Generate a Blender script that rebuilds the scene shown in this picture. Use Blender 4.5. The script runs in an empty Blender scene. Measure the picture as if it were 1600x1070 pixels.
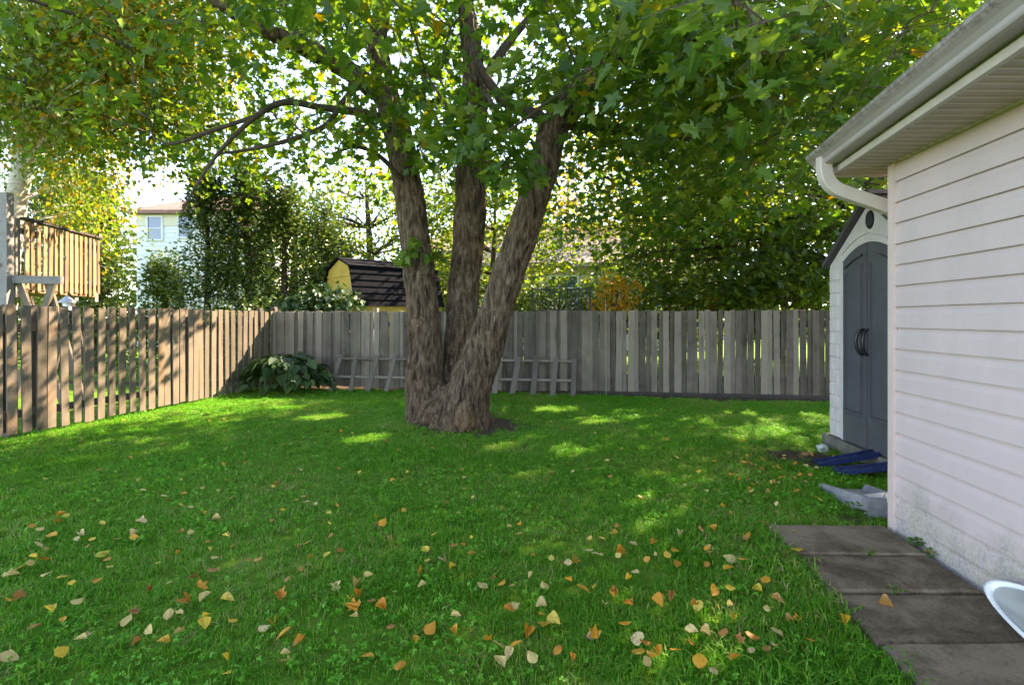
import bpy, math, random
import numpy as np
from mathutils import Vector, Matrix, Euler, noise as mnoise

random.seed(7)
RNG = np.random.default_rng(7)
SC = bpy.context.scene
COL = SC.collection

# ------------------------------------------------------------------ camera, sky, sun, exposure
CAM_H, F_PX, HOR = 1.30, 830.0, 498.0
cam = bpy.data.cameras.new('camera')
cam.sensor_width = 36.0
cam.lens = 36.0 * F_PX / 1600.0
cam.shift_y = -(535.0 - HOR) / 1600.0
cam.clip_start, cam.clip_end = 0.05, 3000.0
cam_ob = bpy.data.objects.new('camera', cam)
cam_ob.location = (0, 0, CAM_H)
cam_ob.rotation_euler = (math.radians(90), 0, 0)
COL.objects.link(cam_ob)
SC.camera = cam_ob

SUN_DIR = Vector((1.15, 1.0, 1.12)).normalized()          # towards the sun
sun_el = math.asin(SUN_DIR.z)
sun_az = math.atan2(SUN_DIR.x, SUN_DIR.y)                 # clockwise from +Y
world = bpy.data.worlds.new('World')
SC.world = world
world.use_nodes = True
wn = world.node_tree
wn.nodes.clear()
w_out = wn.nodes.new('ShaderNodeOutputWorld')
w_bg = wn.nodes.new('ShaderNodeBackground')
w_sky = wn.nodes.new('ShaderNodeTexSky')
w_sky.sky_type = 'NISHITA'
w_sky.sun_disc = False
w_sky.sun_elevation = sun_el
w_sky.sun_rotation = sun_az
w_sky.air_density = 0.6
w_sky.dust_density = 0.1
w_sky.ozone_density = 2.5
w_bg.inputs['Strength'].default_value = 0.15
wn.links.new(w_sky.outputs[0], w_bg.inputs[0])
wn.links.new(w_bg.outputs[0], w_out.inputs[0])

sun = bpy.data.lights.new('sun', 'SUN')
sun.energy = 3.2
sun.angle = math.radians(0.53)
sun.color = (1.0, 0.95, 0.87)
sun_ob = bpy.data.objects.new('sun', sun)
sun_ob.rotation_euler = SUN_DIR.to_track_quat('Z', 'Y').to_euler()
COL.objects.link(sun_ob)

SC.view_settings.view_transform = 'Standard'
SC.view_settings.look = 'None'
SC.view_settings.exposure = 3.2
SC.view_settings.gamma = 1.0
SC.view_settings.use_curve_mapping = False
SC.view_settings.use_white_balance = True
SC.view_settings.white_balance_temperature = 9400
SC.view_settings.white_balance_tint = 17
SC.cycles.use_denoising = True
SC.cycles.max_bounces = 10
SC.cycles.diffuse_bounces = 5
SC.cycles.transmission_bounces = 6
SC.cycles.caustics_reflective = False
SC.cycles.caustics_refractive = False

# ------------------------------------------------------------------ helpers
ROOTLOC = {}


def at(px, py, d):
    """A point of the place from a direction in the photograph and its distance d along +Y."""
    return Vector(((px - 800.0) / F_PX * d, d, CAM_H - (py - HOR) / F_PX * d))


def tag(o, label=None, cat=None, group=None, kind=None):
    if label: o['label'] = label
    if cat: o['category'] = cat
    if group: o['group'] = group
    if kind: o['kind'] = kind
    return o


def thing(name, label, cat, loc=(0, 0, 0), group=None):
    o = bpy.data.objects.new(name, None)
    o.empty_display_size = 0.2
    COL.objects.link(o)
    o.location = loc
    ROOTLOC[o.name] = Vector(loc)
    return tag(o, label, cat, group)


def rootloc(o):
    v = Vector((0, 0, 0))
    while o is not None:
        v = v + o.location
        o = o.parent
    return v


def link(name, me, parent=None, loc=(0, 0, 0), rot=(0, 0, 0)):
    o = bpy.data.objects.new(name, me)
    COL.objects.link(o)
    o.location = loc
    o.rotation_euler = rot
    if parent is not None:
        o.parent = parent
    return o


class MB:
    """Collects shapes in world coordinates and links them as one mesh object."""
    def __init__(self):
        self.v, self.f = [], []

    def add(self, verts, faces):
        n = len(self.v)
        self.v.extend(tuple(p) for p in verts)
        self.f.extend(tuple(i + n for i in fc) for fc in faces)
        return self

    def box(self, c, s, rot=None, taper=1.0):
        c = Vector(c)
        x, y, z = s[0] / 2, s[1] / 2, s[2] / 2
        P = [(-x, -y, -z), (x, -y, -z), (x, y, -z), (-x, y, -z),
             (-x * taper, -y * taper, z), (x * taper, -y * taper, z), (x * taper, y * taper, z), (-x * taper, y * taper, z)]
        R = rot if rot is not None else Matrix.Identity(3)
        self.add([c + R @ Vector(p) for p in P],
                 [(0, 3, 2, 1), (4, 5, 6, 7), (0, 1, 5, 4), (1, 2, 6, 5), (2, 3, 7, 6), (3, 0, 4, 7)])
        return self

    def bar(self, a, b, w, t, up=(0, 0, 1)):
        """A rectangular bar from a to b; w across, t thick."""
        a, b = Vector(a), Vector(b)
        d = (b - a).normalized()
        s = d.cross(Vector(up))
        if s.length < 1e-4: s = d.cross(Vector((1, 0, 0)))
        s.normalize()
        u = s.cross(d).normalized()
        P = []
        for q in (a, b):
            P += [q - s * w / 2 - u * t / 2, q + s * w / 2 - u * t / 2, q + s * w / 2 + u * t / 2, q - s * w / 2 + u * t / 2]
        self.add(P, [(3, 2, 1, 0), (4, 5, 6, 7), (0, 1, 5, 4), (1, 2, 6, 5), (2, 3, 7, 6), (3, 0, 4, 7)])
        return self

    def tube(self, pts, rad, seg=8, cap=True, rough=0.0, seed=0):
        pts = [Vector(p) for p in pts]
        n = len(pts)
        if not hasattr(rad, '__len__'): rad = [rad] * n
        V, F = [], []
        ref = Vector((0.31, 0.17, 0.93))
        prev = None
        for i, p in enumerate(pts):
            d = (pts[min(i + 1, n - 1)] - pts[max(i - 1, 0)]).normalized()
            s = d.cross(ref) if prev is None else (prev - d * prev.dot(d))
            if s.length < 1e-4: s = d.cross(Vector((1, 0, 0)))
            s.normalize()
            prev = s
            u = d.cross(s)
            for k in range(seg):
                a = 2 * math.pi * k / seg
                r = rad[i]
                if rough:
                    q = p + (s * math.cos(a) + u * math.sin(a)) * r
                    r *= 1 + rough * mnoise.noise(q * 2.2 + Vector((seed, seed, 0)))
                V.append(p + (s * math.cos(a) + u * math.sin(a)) * r)
        for i in range(n - 1):
            for k in range(seg):
                k2 = (k + 1) % seg
                F.append((i * seg + k, i * seg + k2, (i + 1) * seg + k2, (i + 1) * seg + k))
        if cap:
            F.append(tuple(range(seg - 1, -1, -1)))
            F.append(tuple((n - 1) * seg + k for k in range(seg)))
        self.add(V, F)
        return self

    def extrude(self, prof, a, b):
        """prof: list of points for end a and the same list for end b (world)."""
        n = len(a)
        self.add(list(a) + list(b), [(i, (i + 1) % n, n + (i + 1) % n, n + i) for i in range(n)] +
                 [tuple(range(n - 1, -1, -1)), tuple(range(n, 2 * n))])
        return self

    def mesh(self, name, mat, smooth=False, origin=(0, 0, 0)):
        o = Vector(origin)
        me = bpy.data.meshes.new(name)
        me.from_pydata([(p[0] - o.x, p[1] - o.y, p[2] - o.z) for p in self.v], [], self.f)
        if mat: me.materials.append(mat)
        if smooth: me.polygons.foreach_set('use_smooth', [True] * len(me.polygons))
        me.update()
        return me

    def build(self, name, mat, parent=None, smooth=False):
        return link(name, self.mesh(name, mat, smooth, rootloc(parent) if parent else (0, 0, 0)), parent)


def np_mesh(name, V, faces_t, n_inst, k, mat, rnd=None, smooth=False):
    """Mesh of n_inst copies of a template of k vertices; faces_t: faces of the template."""
    me = bpy.data.meshes.new(name)
    me.vertices.add(len(V))
    me.vertices.foreach_set('co', np.ascontiguousarray(V, dtype=np.float32).ravel())
    lens = np.array([len(f) for f in faces_t], dtype=np.int32)
    flat = np.concatenate([np.array(f, dtype=np.int32) for f in faces_t])
    loops = (flat[None, :] + (np.arange(n_inst, dtype=np.int32) * k)[:, None]).ravel()
    totals = np.tile(lens, n_inst)
    starts = np.concatenate([[0], np.cumsum(totals)[:-1]]).astype(np.int32)
    me.loops.add(len(loops))
    me.loops.foreach_set('vertex_index', loops)
    me.polygons.add(len(totals))
    me.polygons.foreach_set('loop_start', starts)
    me.polygons.foreach_set('loop_total', totals.astype(np.int32))
    if smooth: me.polygons.foreach_set('use_smooth', np.ones(len(totals), dtype=bool))
    if rnd is not None:
        at_ = me.attributes.new('rnd', 'FLOAT', 'POINT')
        at_.data.foreach_set('value', np.repeat(rnd.astype(np.float32), k))
    me.update(calc_edges=True)
    me.validate()
    if mat: me.materials.append(mat)
    return me


def frames(dirs, norms):
    """Rotation matrices with columns (side, direction, normal) for leaves."""
    y = dirs / np.linalg.norm(dirs, axis=1, keepdims=True)
    z = norms - (norms * y).sum(1, keepdims=True) * y
    z /= np.linalg.norm(z, axis=1, keepdims=True) + 1e-9
    x = np.cross(y, z)
    return np.stack([x, y, z], axis=2)


def leaf_cloud(P, D, N, S, T):
    R = frames(D, N)
    V = np.einsum('nij,nkj->nki', R, T[None, :, :] * S[:, None, None]) + P[:, None, :]
    return V.reshape(-1, 3)


# leaf templates: x across, y along, z up
def mirrored(half, fold, droop):
    """half outline from base to tip; returns verts and two faces folded along the midrib."""
    pts = [(0.0, half[0][1])] + list(half[1:-1]) + [(0.0, half[-1][1])]
    z = lambda x, y: fold * abs(x) - droop * y * y
    V = [(x, y, z(x, y)) for x, y in pts]
    n = len(pts)
    V += [(-x, y, z(x, y)) for x, y in pts[1:-1]]
    f1 = tuple(range(n))
    f2 = (0,) + (n - 1,) + tuple(range(n + len(pts[1:-1]) - 1, n - 1, -1))
    return np.array(V, dtype=float), [f1, f2]

T_MAPLE, F_MAPLE = mirrored([(0, 0), (0.26, -0.07), (0.42, 0.10), (0.25, 0.24), (0.52, 0.55), (0.19, 0.60), (0, 1)], 0.18, 0.22)
T_MAPLE3, F_MAPLE3 = mirrored([(0, 0), (0.20, -0.10), (0.34, -0.02), (0.36, 0.13), (0.24, 0.22), (0.46, 0.34), (0.55, 0.58), (0.36, 0.50), (0.19, 0.56), (0.24, 0.80), (0, 1)], 0.16, 0.25)
T_OVAL, F_OVAL = mirrored([(0, 0), (0.34, 0.28), (0.28, 0.62), (0, 1)], 0.22, 0.15)
T_DIAM, F_DIAM = mirrored([(0, 0), (0.33, 0.38), (0, 1)], 0.2, 0.1)
T_SPRAY, F_SPRAY = mirrored([(0, 0), (0.10, 0.25), (0.30, 0.42), (0.14, 0.50), (0.24, 0.75), (0, 1)], 0.1, 0.15)

# ------------------------------------------------------------------ materials


def new_mat(name):
    m = bpy.data.materials.new(name)
    m.use_nodes = True
    nt = m.node_tree
    nt.nodes.clear()
    out = nt.nodes.new('ShaderNodeOutputMaterial')
    return m, nt, out


def nd(nt, t, **kw):
    n = nt.nodes.new(t)
    for k, v in kw.items():
        if k.startswith('_'):
            setattr(n, k[1:], v)
        else:
            n.inputs[k.replace('__', ' ')].default_value = v
    return n


def ramp(nt, stops, fac):
    r = nt.nodes.new('ShaderNodeValToRGB')
    e = r.color_ramp.elements
    while len(e) < len(stops): e.new(0.5)
    for i, (p, c) in enumerate(stops):
        e[i].position = p
        e[i].color = (c[0], c[1], c[2], 1)
    nt.links.new(fac, r.inputs[0])
    return r.outputs[0]


def coords(nt, scale=(1, 1, 1), kind='Object'):
    tc = nt.nodes.new('ShaderNodeTexCoord')
    mp = nt.nodes.new('ShaderNodeMapping')
    mp.inputs['Scale'].default_value = scale
    nt.links.new(tc.outputs[kind], mp.inputs[0])
    return mp.outputs[0]


def world_pos(nt, scale=(1, 1, 1)):
    g = nt.nodes.new('ShaderNodeNewGeometry')
    mp = nt.nodes.new('ShaderNodeMapping')
    mp.inputs['Scale'].default_value = scale
    nt.links.new(g.outputs['Position'], mp.inputs[0])
    return mp.outputs[0]


def noise_tex(nt, vec, scale, detail=4, rough=0.6, dist=0.0):
    n = nt.nodes.new('ShaderNodeTexNoise')
    n.inputs['Scale'].default_value = scale
    n.inputs['Detail'].default_value = detail
    n.inputs['Roughness'].default_value = rough
    n.inputs['Distortion'].default_value = dist
    nt.links.new(vec, n.inputs['Vector'])
    return n.outputs['Fac']


def mixc(nt, fac, a, b, mode='MIX'):
    m = nt.nodes.new('ShaderNodeMix')
    m.data_type = 'RGBA'
    m.blend_type = mode
    for sock, val in ((m.inputs['Factor'], fac), (m.inputs['A'], a), (m.inputs['B'], b)):
        pass
    ins = {'f': m.inputs[0], 'a': m.inputs[6], 'b': m.inputs[7]}
    for k, val in (('f', fac), ('a', a), ('b', b)):
        if hasattr(val, 'links'):
            nt.links.new(val, ins[k])
        elif k == 'f':
            ins[k].default_value = val
        else:
            ins[k].default_value = (val[0], val[1], val[2], 1)
    return m.outputs[2]


def math_n(nt, op, a, b=None, clamp=False):
    m = nt.nodes.new('ShaderNodeMath')
    m.operation = op
    m.use_clamp = clamp
    for i, v in enumerate((a, b)):
        if v is None: continue
        if hasattr(v, 'links'): nt.links.new(v, m.inputs[i])
        else: m.inputs[i].default_value = v
    return m.outputs[0]


def bump(nt, h, strength=0.3, dist=0.01):
    b = nt.nodes.new('ShaderNodeBump')
    b.inputs['Strength'].default_value = strength
    b.inputs['Distance'].default_value = dist
    nt.links.new(h, b.inputs['Height'])
    return b.outputs[0]


def principled(nt, out, color, rough=0.7, normal=None, spec=0.5, metallic=0.0):
    p = nt.nodes.new('ShaderNodeBsdfPrincipled')
    if hasattr(color, 'links'): nt.links.new(color, p.inputs['Base Color'])
    else: p.inputs['Base Color'].default_value = (*color, 1)
    if hasattr(rough, 'links'): nt.links.new(rough, p.inputs['Roughness'])
    else: p.inputs['Roughness'].default_value = rough
    p.inputs['Specular IOR Level'].default_value = spec
    p.inputs['Metallic'].default_value = metallic
    if normal is not None: nt.links.new(normal, p.inputs['Normal'])
    if out is not None: nt.links.new(p.outputs[0], out.inputs[0])
    return p


def rnd_value(nt):
    a = nt.nodes.new('ShaderNodeAttribute')
    a.attribute_name = 'rnd'
    oi = nt.nodes.new('ShaderNodeObjectInfo')
    s = math_n(nt, 'ADD', a.outputs['Fac'], oi.outputs['Random'])
    return math_n(nt, 'FRACT', s)


def leaf_mat(name, stops, trans=0.45, gain=1.5, yellow=(1.0, 1.0, 0.6), rough=0.45, patch=0.0, spec=0.4):
    m, nt, out = new_mat(name)
    r = rnd_value(nt)
    if patch:
        n = noise_tex(nt, world_pos(nt), 0.9, 2)
        n = math_n(nt, 'MULTIPLY', math_n(nt, 'SUBTRACT', n, 0.5), patch)
        r = math_n(nt, 'ADD', r, n, clamp=True)
    c = ramp(nt, stops, r)
    p = principled(nt, None, c, rough, spec=spec)
    t = nt.nodes.new('ShaderNodeBsdfTranslucent')
    tc = mixc(nt, 1.0, c, (gain * yellow[0], gain * yellow[1], gain * yellow[2]), 'MULTIPLY')
    nt.links.new(tc, t.inputs['Color'])
    mx = nt.nodes.new('ShaderNodeMixShader')
    mx.inputs[0].default_value = trans
    nt.links.new(p.outputs[0], mx.inputs[1])
    nt.links.new(t.outputs[0], mx.inputs[2])
    nt.links.new(mx.outputs[0], out.inputs[0])
    return m


def plain(name, col, rough=0.6, var=0.12, scale=6.0, bmp=0.15, spec=0.4, metallic=0.0, stretch=(1, 1, 1), bdist=0.004):
    m, nt, out = new_mat(name)
    v = coords(nt, stretch)
    n = noise_tex(nt, v, scale, 5, 0.6)
    n2 = noise_tex(nt, v, scale * 9, 3, 0.6)
    lo = tuple(c * (1 - var * 1.6) for c in col)
    hi = tuple(min(1, c * (1 + var)) for c in col)
    c = ramp(nt, [(0.3, lo), (0.7, hi)], n)
    principled(nt, out, c, rough, bump(nt, n2, bmp, bdist), spec, metallic)
    return m


def wood(name, stops, grain=(14, 14, 1.3), rough=0.85, knots=True, objvar=0.6, grey=(0.3, 0.29, 0.27)):
    m, nt, out = new_mat(name)
    oi = nt.nodes.new('ShaderNodeObjectInfo')
    v = coords(nt, grain)
    off = nt.nodes.new('ShaderNodeVectorMath')
    off.operation = 'ADD'
    nt.links.new(v, off.inputs[0])
    comb = nt.nodes.new('ShaderNodeCombineXYZ')
    nt.links.new(math_n(nt, 'MULTIPLY', oi.outputs['Random'], 57.0), comb.inputs[0])
    nt.links.new(math_n(nt, 'MULTIPLY', oi.outputs['Random'], 23.0), comb.inputs[2])
    nt.links.new(comb.outputs[0], off.inputs[1])
    vec = off.outputs[0]
    n = noise_tex(nt, vec, 1.6, 6, 0.65, 0.6)
    fine = noise_tex(nt, vec, 7.0, 4, 0.7)
    blot = noise_tex(nt, world_pos(nt, (1, 1, 1)), 3.0, 3, 0.6)
    mixv = math_n(nt, 'ADD', math_n(nt, 'MULTIPLY', n, 0.55), math_n(nt, 'MULTIPLY', oi.outputs['Random'], objvar))
    mixv = math_n(nt, 'ADD', mixv, math_n(nt, 'MULTIPLY', math_n(nt, 'SUBTRACT', blot, 0.5), 0.7), clamp=True)
    c = ramp(nt, stops, mixv)
    c = mixc(nt, math_n(nt, 'MULTIPLY', math_n(nt, 'SUBTRACT', fine, 0.45), 2.2, clamp=True), c, grey)
    if knots:
        vo = nt.nodes.new('ShaderNodeTexVoronoi')
        vo.inputs['Scale'].default_value = 0.55
        nt.links.new(vec, vo.inputs['Vector'])
        k = math_n(nt, 'MULTIPLY', math_n(nt, 'SUBTRACT', 0.16, vo.outputs['Distance']), 6.0, clamp=True)
        c = mixc(nt, k, c, (0.05, 0.035, 0.025))
    h = math_n(nt, 'ADD', math_n(nt, 'MULTIPLY', fine, 0.7), n)
    principled(nt, out, c, rough, bump(nt, h, 0.5, 0.004), 0.2)
    return m


def bark(name, dark, mid, light, scale=(9, 9, 1.7), strength=0.9, dist=0.03, moss=None, furrow=0.0):
    m, nt, out = new_mat(name)
    v = coords(nt, scale)
    n = noise_tex(nt, v, 1.0, 6, 0.65, 1.4)
    fine = noise_tex(nt, v, 4.5, 6, 0.75, 0.5)
    h = math_n(nt, 'ADD', math_n(nt, 'MULTIPLY', n, 0.75), math_n(nt, 'MULTIPLY', fine, 0.45))
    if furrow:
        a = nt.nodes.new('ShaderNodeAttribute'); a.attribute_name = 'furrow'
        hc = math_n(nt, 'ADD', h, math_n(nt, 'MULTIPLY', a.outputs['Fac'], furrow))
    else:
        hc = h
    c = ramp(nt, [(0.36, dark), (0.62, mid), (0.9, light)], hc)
    big = noise_tex(nt, world_pos(nt), 1.6, 3, 0.6)
    c = mixc(nt, math_n(nt, 'MULTIPLY', math_n(nt, 'SUBTRACT', big, 0.4), 1.6, clamp=True), c, mixc(nt, 1.0, c, (1.0, 0.80, 0.64), 'MULTIPLY'))
    lich = noise_tex(nt, world_pos(nt), 5.0, 6, 0.75)
    c = mixc(nt, math_n(nt, 'MULTIPLY', math_n(nt, 'SUBTRACT', lich, 0.58), 3.0, clamp=True), c,
             moss or (light[0] * 0.85, light[1] * 1.0, light[2] * 0.85))
    principled(nt, out, c, 0.9, bump(nt, h, strength, dist), 0.15)
    return m


M = {}
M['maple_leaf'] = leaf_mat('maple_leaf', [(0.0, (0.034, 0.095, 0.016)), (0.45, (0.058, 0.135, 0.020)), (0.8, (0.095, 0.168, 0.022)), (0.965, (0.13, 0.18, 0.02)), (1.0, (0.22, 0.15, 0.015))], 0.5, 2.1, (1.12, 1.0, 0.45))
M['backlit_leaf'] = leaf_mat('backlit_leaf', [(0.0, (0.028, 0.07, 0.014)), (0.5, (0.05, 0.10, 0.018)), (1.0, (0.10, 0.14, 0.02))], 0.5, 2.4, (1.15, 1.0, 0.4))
M['birch_leaf'] = leaf_mat('birch_leaf', [(0.0, (0.065, 0.13, 0.015)), (0.55, (0.11, 0.18, 0.02)), (0.80, (0.19, 0.20, 0.02)), (0.92, (0.33, 0.22, 0.02)), (1.0, (0.42, 0.20, 0.02))], 0.5, 1.8, patch=0.75)
M['cedar'] = leaf_mat('cedar', [(0.0, (0.035, 0.075, 0.018)), (0.6, (0.07, 0.125, 0.02)), (1.0, (0.13, 0.17, 0.025))], 0.3, 1.6)
M['dark_cedar'] = leaf_mat('dark_cedar', [(0.0, (0.035, 0.075, 0.020)), (0.6, (0.065, 0.12, 0.026)), (1.0, (0.13, 0.18, 0.035))], 0.25, 1.4)
M['lime_leaf'] = leaf_mat('lime_leaf', [(0.0, (0.07, 0.13, 0.015)), (0.6, (0.12, 0.18, 0.02)), (1.0, (0.20, 0.21, 0.025))], 0.5, 1.9)
M['yellow_leaf'] = leaf_mat('yellow_leaf', [(0.0, (0.18, 0.20, 0.02)), (0.4, (0.36, 0.27, 0.025)), (1.0, (0.50, 0.30, 0.03))], 0.55, 1.7)
M['orange_leaf'] = leaf_mat('orange_leaf', [(0.0, (0.14, 0.20, 0.02)), (0.35, (0.46, 0.28, 0.03)), (1.0, (0.60, 0.24, 0.03))], 0.5, 1.6)
M['bush_leaf'] = leaf_mat('bush_leaf', [(0.0, (0.02, 0.055, 0.018)), (0.7, (0.035, 0.085, 0.025)), (1.0, (0.06, 0.11, 0.03))], 0.2, 1.4)
M['grass'] = leaf_mat('grass', [(0.0, (0.036, 0.20, 0.014)), (0.40, (0.070, 0.315, 0.020)), (0.74, (0.14, 0.37, 0.030)), (0.88, (0.24, 0.34, 0.06)), (1.0, (0.40, 0.34, 0.15))], 0.4, 1.5, patch=1.15, rough=0.55, spec=0.25)
M['clover'] = leaf_mat('clover', [(0.0, (0.036, 0.235, 0.012)), (0.6, (0.075, 0.355, 0.020)), (1.0, (0.18, 0.45, 0.06))], 0.35, 1.3, rough=0.5, spec=0.3)
def fall_mat(name, stops, trans, gain, yellow):
    m = leaf_mat(name, stops, trans, gain, yellow, rough=0.6)
    nt = m.node_tree
    p = next(n for n in nt.nodes if n.type == 'BSDF_PRINCIPLED')
    src = p.inputs['Base Color'].links[0].from_socket
    sp_n = noise_tex(nt, coords(nt, (1, 1, 1)), 5.5, 4, 0.7)
    oi = nt.nodes.new('ShaderNodeObjectInfo')
    k = math_n(nt, 'MULTIPLY', math_n(nt, 'SUBTRACT', math_n(nt, 'ADD', sp_n, math_n(nt, 'MULTIPLY', oi.outputs['Random'], 0.14)), 0.60), 5.0, clamp=True)
    c = mixc(nt, math_n(nt, 'MULTIPLY', k, 0.7), src, (0.16, 0.065, 0.018))
    nt.links.new(c, p.inputs['Base Color'])
    return m


M['fall_cream'] = fall_mat('fall_cream', [(0, (0.46, 0.33, 0.10)), (0.5, (0.60, 0.45, 0.17)), (1, (0.64, 0.48, 0.24))], 0.2, 1.1, (1, 0.9, 0.7))
M['fall_orange'] = fall_mat('fall_orange', [(0, (0.46, 0.17, 0.018)), (0.5, (0.60, 0.27, 0.02)), (1, (0.64, 0.34, 0.035))], 0.2, 1.1, (1, 0.9, 0.7))
M['fall_yellow'] = fall_mat('fall_yellow', [(0, (0.56, 0.36, 0.03)), (0.5, (0.66, 0.45, 0.05)), (1, (0.64, 0.48, 0.10))], 0.2, 1.1, (1, 0.9, 0.7))
M['fall_brown'] = fall_mat('fall_brown', [(0, (0.24, 0.09, 0.02)), (0.5, (0.34, 0.15, 0.035)), (1, (0.42, 0.21, 0.05))], 0.12, 1.0, (1, 0.9, 0.7))
M['weed_leaf'] = leaf_mat('weed_leaf', [(0, (0.04, 0.13, 0.02)), (1, (0.10, 0.24, 0.03))], 0.35, 1.4)
M['fall_mixed'] = leaf_mat('fall_mixed', [(0, (0.30, 0.12, 0.025)), (0.4, (0.56, 0.26, 0.03)), (0.7, (0.60, 0.42, 0.06)), (1, (0.60, 0.46, 0.2))], 0.2, 1.1, (1, 0.9, 0.7))
M['fall_lime'] = leaf_mat('fall_lime', [(0, (0.40, 0.40, 0.04)), (1, (0.46, 0.45, 0.06))], 0.25, 1.2, (1, 1, 0.7))
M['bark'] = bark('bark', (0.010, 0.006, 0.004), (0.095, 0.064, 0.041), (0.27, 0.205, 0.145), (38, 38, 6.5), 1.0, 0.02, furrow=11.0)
M['twig'] = bark('twig', (0.03, 0.022, 0.016), (0.075, 0.055, 0.042), (0.13, 0.10, 0.08), (12, 12, 4), 0.5, 0.01)
M['birch_bark'] = bark('birch_bark', (0.10, 0.085, 0.075), (0.55, 0.50, 0.45), (0.70, 0.66, 0.62), (2, 2, 9), 0.4, 0.01)
M['scar_wood'] = bark('scar_wood', (0.03, 0.018, 0.010), (0.17, 0.115, 0.07), (0.32, 0.24, 0.16), (22, 22, 5), 1.0, 0.03)
M['back_fence'] = wood('back_fence', [(0.15, (0.050, 0.040, 0.031)), (0.5, (0.122, 0.100, 0.080)), (0.95, (0.25, 0.207, 0.165))], grey=(0.18, 0.158, 0.138), objvar=0.75)
M['left_fence'] = wood('left_fence', [(0.1, (0.055, 0.045, 0.033)), (0.5, (0.115, 0.092, 0.068)), (0.9, (0.18, 0.143, 0.105)), (1.0, (0.19, 0.125, 0.078))], grey=(0.14, 0.124, 0.106), objvar=0.75)
M['tan_wood'] = wood('tan_wood', [(0.1, (0.12, 0.068, 0.036)), (0.55, (0.22, 0.135, 0.07)), (1.0, (0.30, 0.195, 0.11))], grey=(0.19, 0.14, 0.095))
M['grey_wood'] = wood('grey_wood', [(0.1, (0.12, 0.105, 0.095)), (0.6, (0.21, 0.195, 0.18)), (1.0, (0.29, 0.275, 0.255))], grain=(6, 6, 6))
M['panel_wood'] = wood('panel_wood', [(0.1, (0.07, 0.06, 0.048)), (0.5, (0.14, 0.12, 0.10)), (1.0, (0.23, 0.20, 0.165))], grey=(0.17, 0.155, 0.135))
M['dark_wood'] = wood('dark_wood', [(0.1, (0.035, 0.03, 0.026)), (1.0, (0.09, 0.075, 0.062))], knots=False, grey=(0.08, 0.07, 0.06))
M['trim'] = plain('trim', (0.56, 0.49, 0.44), 0.5, 0.08, 3, 0.05)
M['corner_vinyl'] = plain('corner_vinyl', (0.62, 0.47, 0.43), 0.5, 0.06, 3, 0.05)
M['soffit'] = plain('soffit', (0.50, 0.385, 0.345), 0.55, 0.08, 5, 0.05)
M['lit_rib_and_trim'] = plain('lit_rib_and_trim', (0.78, 0.72, 0.66), 0.5, 0.05, 5, 0.05)  # ribs lighter than the soffit, painting the light on their edges; also wall trim
M['shadow_gap'] = plain('shadow_gap', (0.12, 0.10, 0.09), 0.8)
M['shed_white'] = plain('shed_white', (0.57, 0.52, 0.50), 0.6, 0.07, 9, 0.1)
M['shed_door'] = plain('shed_door', (0.080, 0.080, 0.090), 0.5, 0.1, 5, 0.08)
M['shed_roof'] = plain('shed_roof', (0.075, 0.07, 0.075), 0.7, 0.15, 6, 0.2)
M['shed_base'] = plain('shed_base', (0.13, 0.125, 0.10), 0.8, 0.35, 6, 0.3)
M['black_plastic'] = plain('black_plastic', (0.018, 0.018, 0.022), 0.35, 0.1, 10, 0.05)
M['black_metal'] = plain('black_metal', (0.02, 0.02, 0.022), 0.5, 0.2, 10, 0.05)
M['blue_metal'] = plain('blue_metal', (0.008, 0.022, 0.085), 0.45, 0.3, 14, 0.15)
M['white_plastic'] = plain('white_plastic', (0.74, 0.75, 0.74), 0.4, 0.06, 6, 0.05)
M['splash_concrete'] = plain('splash_concrete', (0.24, 0.235, 0.24), 0.9, 0.2, 12, 0.35)
M['brick'] = plain('brick', (0.30, 0.13, 0.075), 0.9, 0.25, 20, 0.4)
M['stone'] = plain('stone', (0.55, 0.54, 0.50), 0.9, 0.2, 14, 0.4)
M['yellow_siding'] = plain('yellow_siding', (0.58, 0.40, 0.09), 0.7, 0.1, 3, 0.1)
M['shingle'] = plain('shingle', (0.008, 0.009, 0.013), 0.95, 0.25, 14, 0.4, spec=0.08)
M['brown_shingle'] = plain('brown_shingle', (0.30, 0.16, 0.125), 0.9, 0.2, 2.5, 0.3)
M['tan_shingle'] = plain('tan_shingle', (0.40, 0.28, 0.22), 0.9, 0.2, 2.5, 0.3)
M['house_white'] = plain('house_white', (0.74, 0.74, 0.72), 0.6, 0.04, 1, 0.05)
M['house_cream'] = plain('house_cream', (0.66, 0.60, 0.44), 0.6, 0.04, 1, 0.05)
M['house_beige'] = plain('house_beige', (0.62, 0.52, 0.42), 0.7, 0.08, 1.5, 0.1)
M['lantern'] = plain('lantern', (0.36, 0.40, 0.46), 0.5, 0.1, 6, 0.05)
M['bamboo'] = plain('bamboo', (0.30, 0.24, 0.16), 0.6, 0.15, 8, 0.1)
M['dirt'] = plain('dirt', (0.075, 0.055, 0.04), 0.95, 0.4, 5, 0.7, bdist=0.03)


def glass_mat():
    m, nt, out = new_mat('window_glass')
    principled(nt, out, (0.05, 0.09, 0.13), 0.05, None, 0.9)
    return m
M['window_glass'] = glass_mat()


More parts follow.
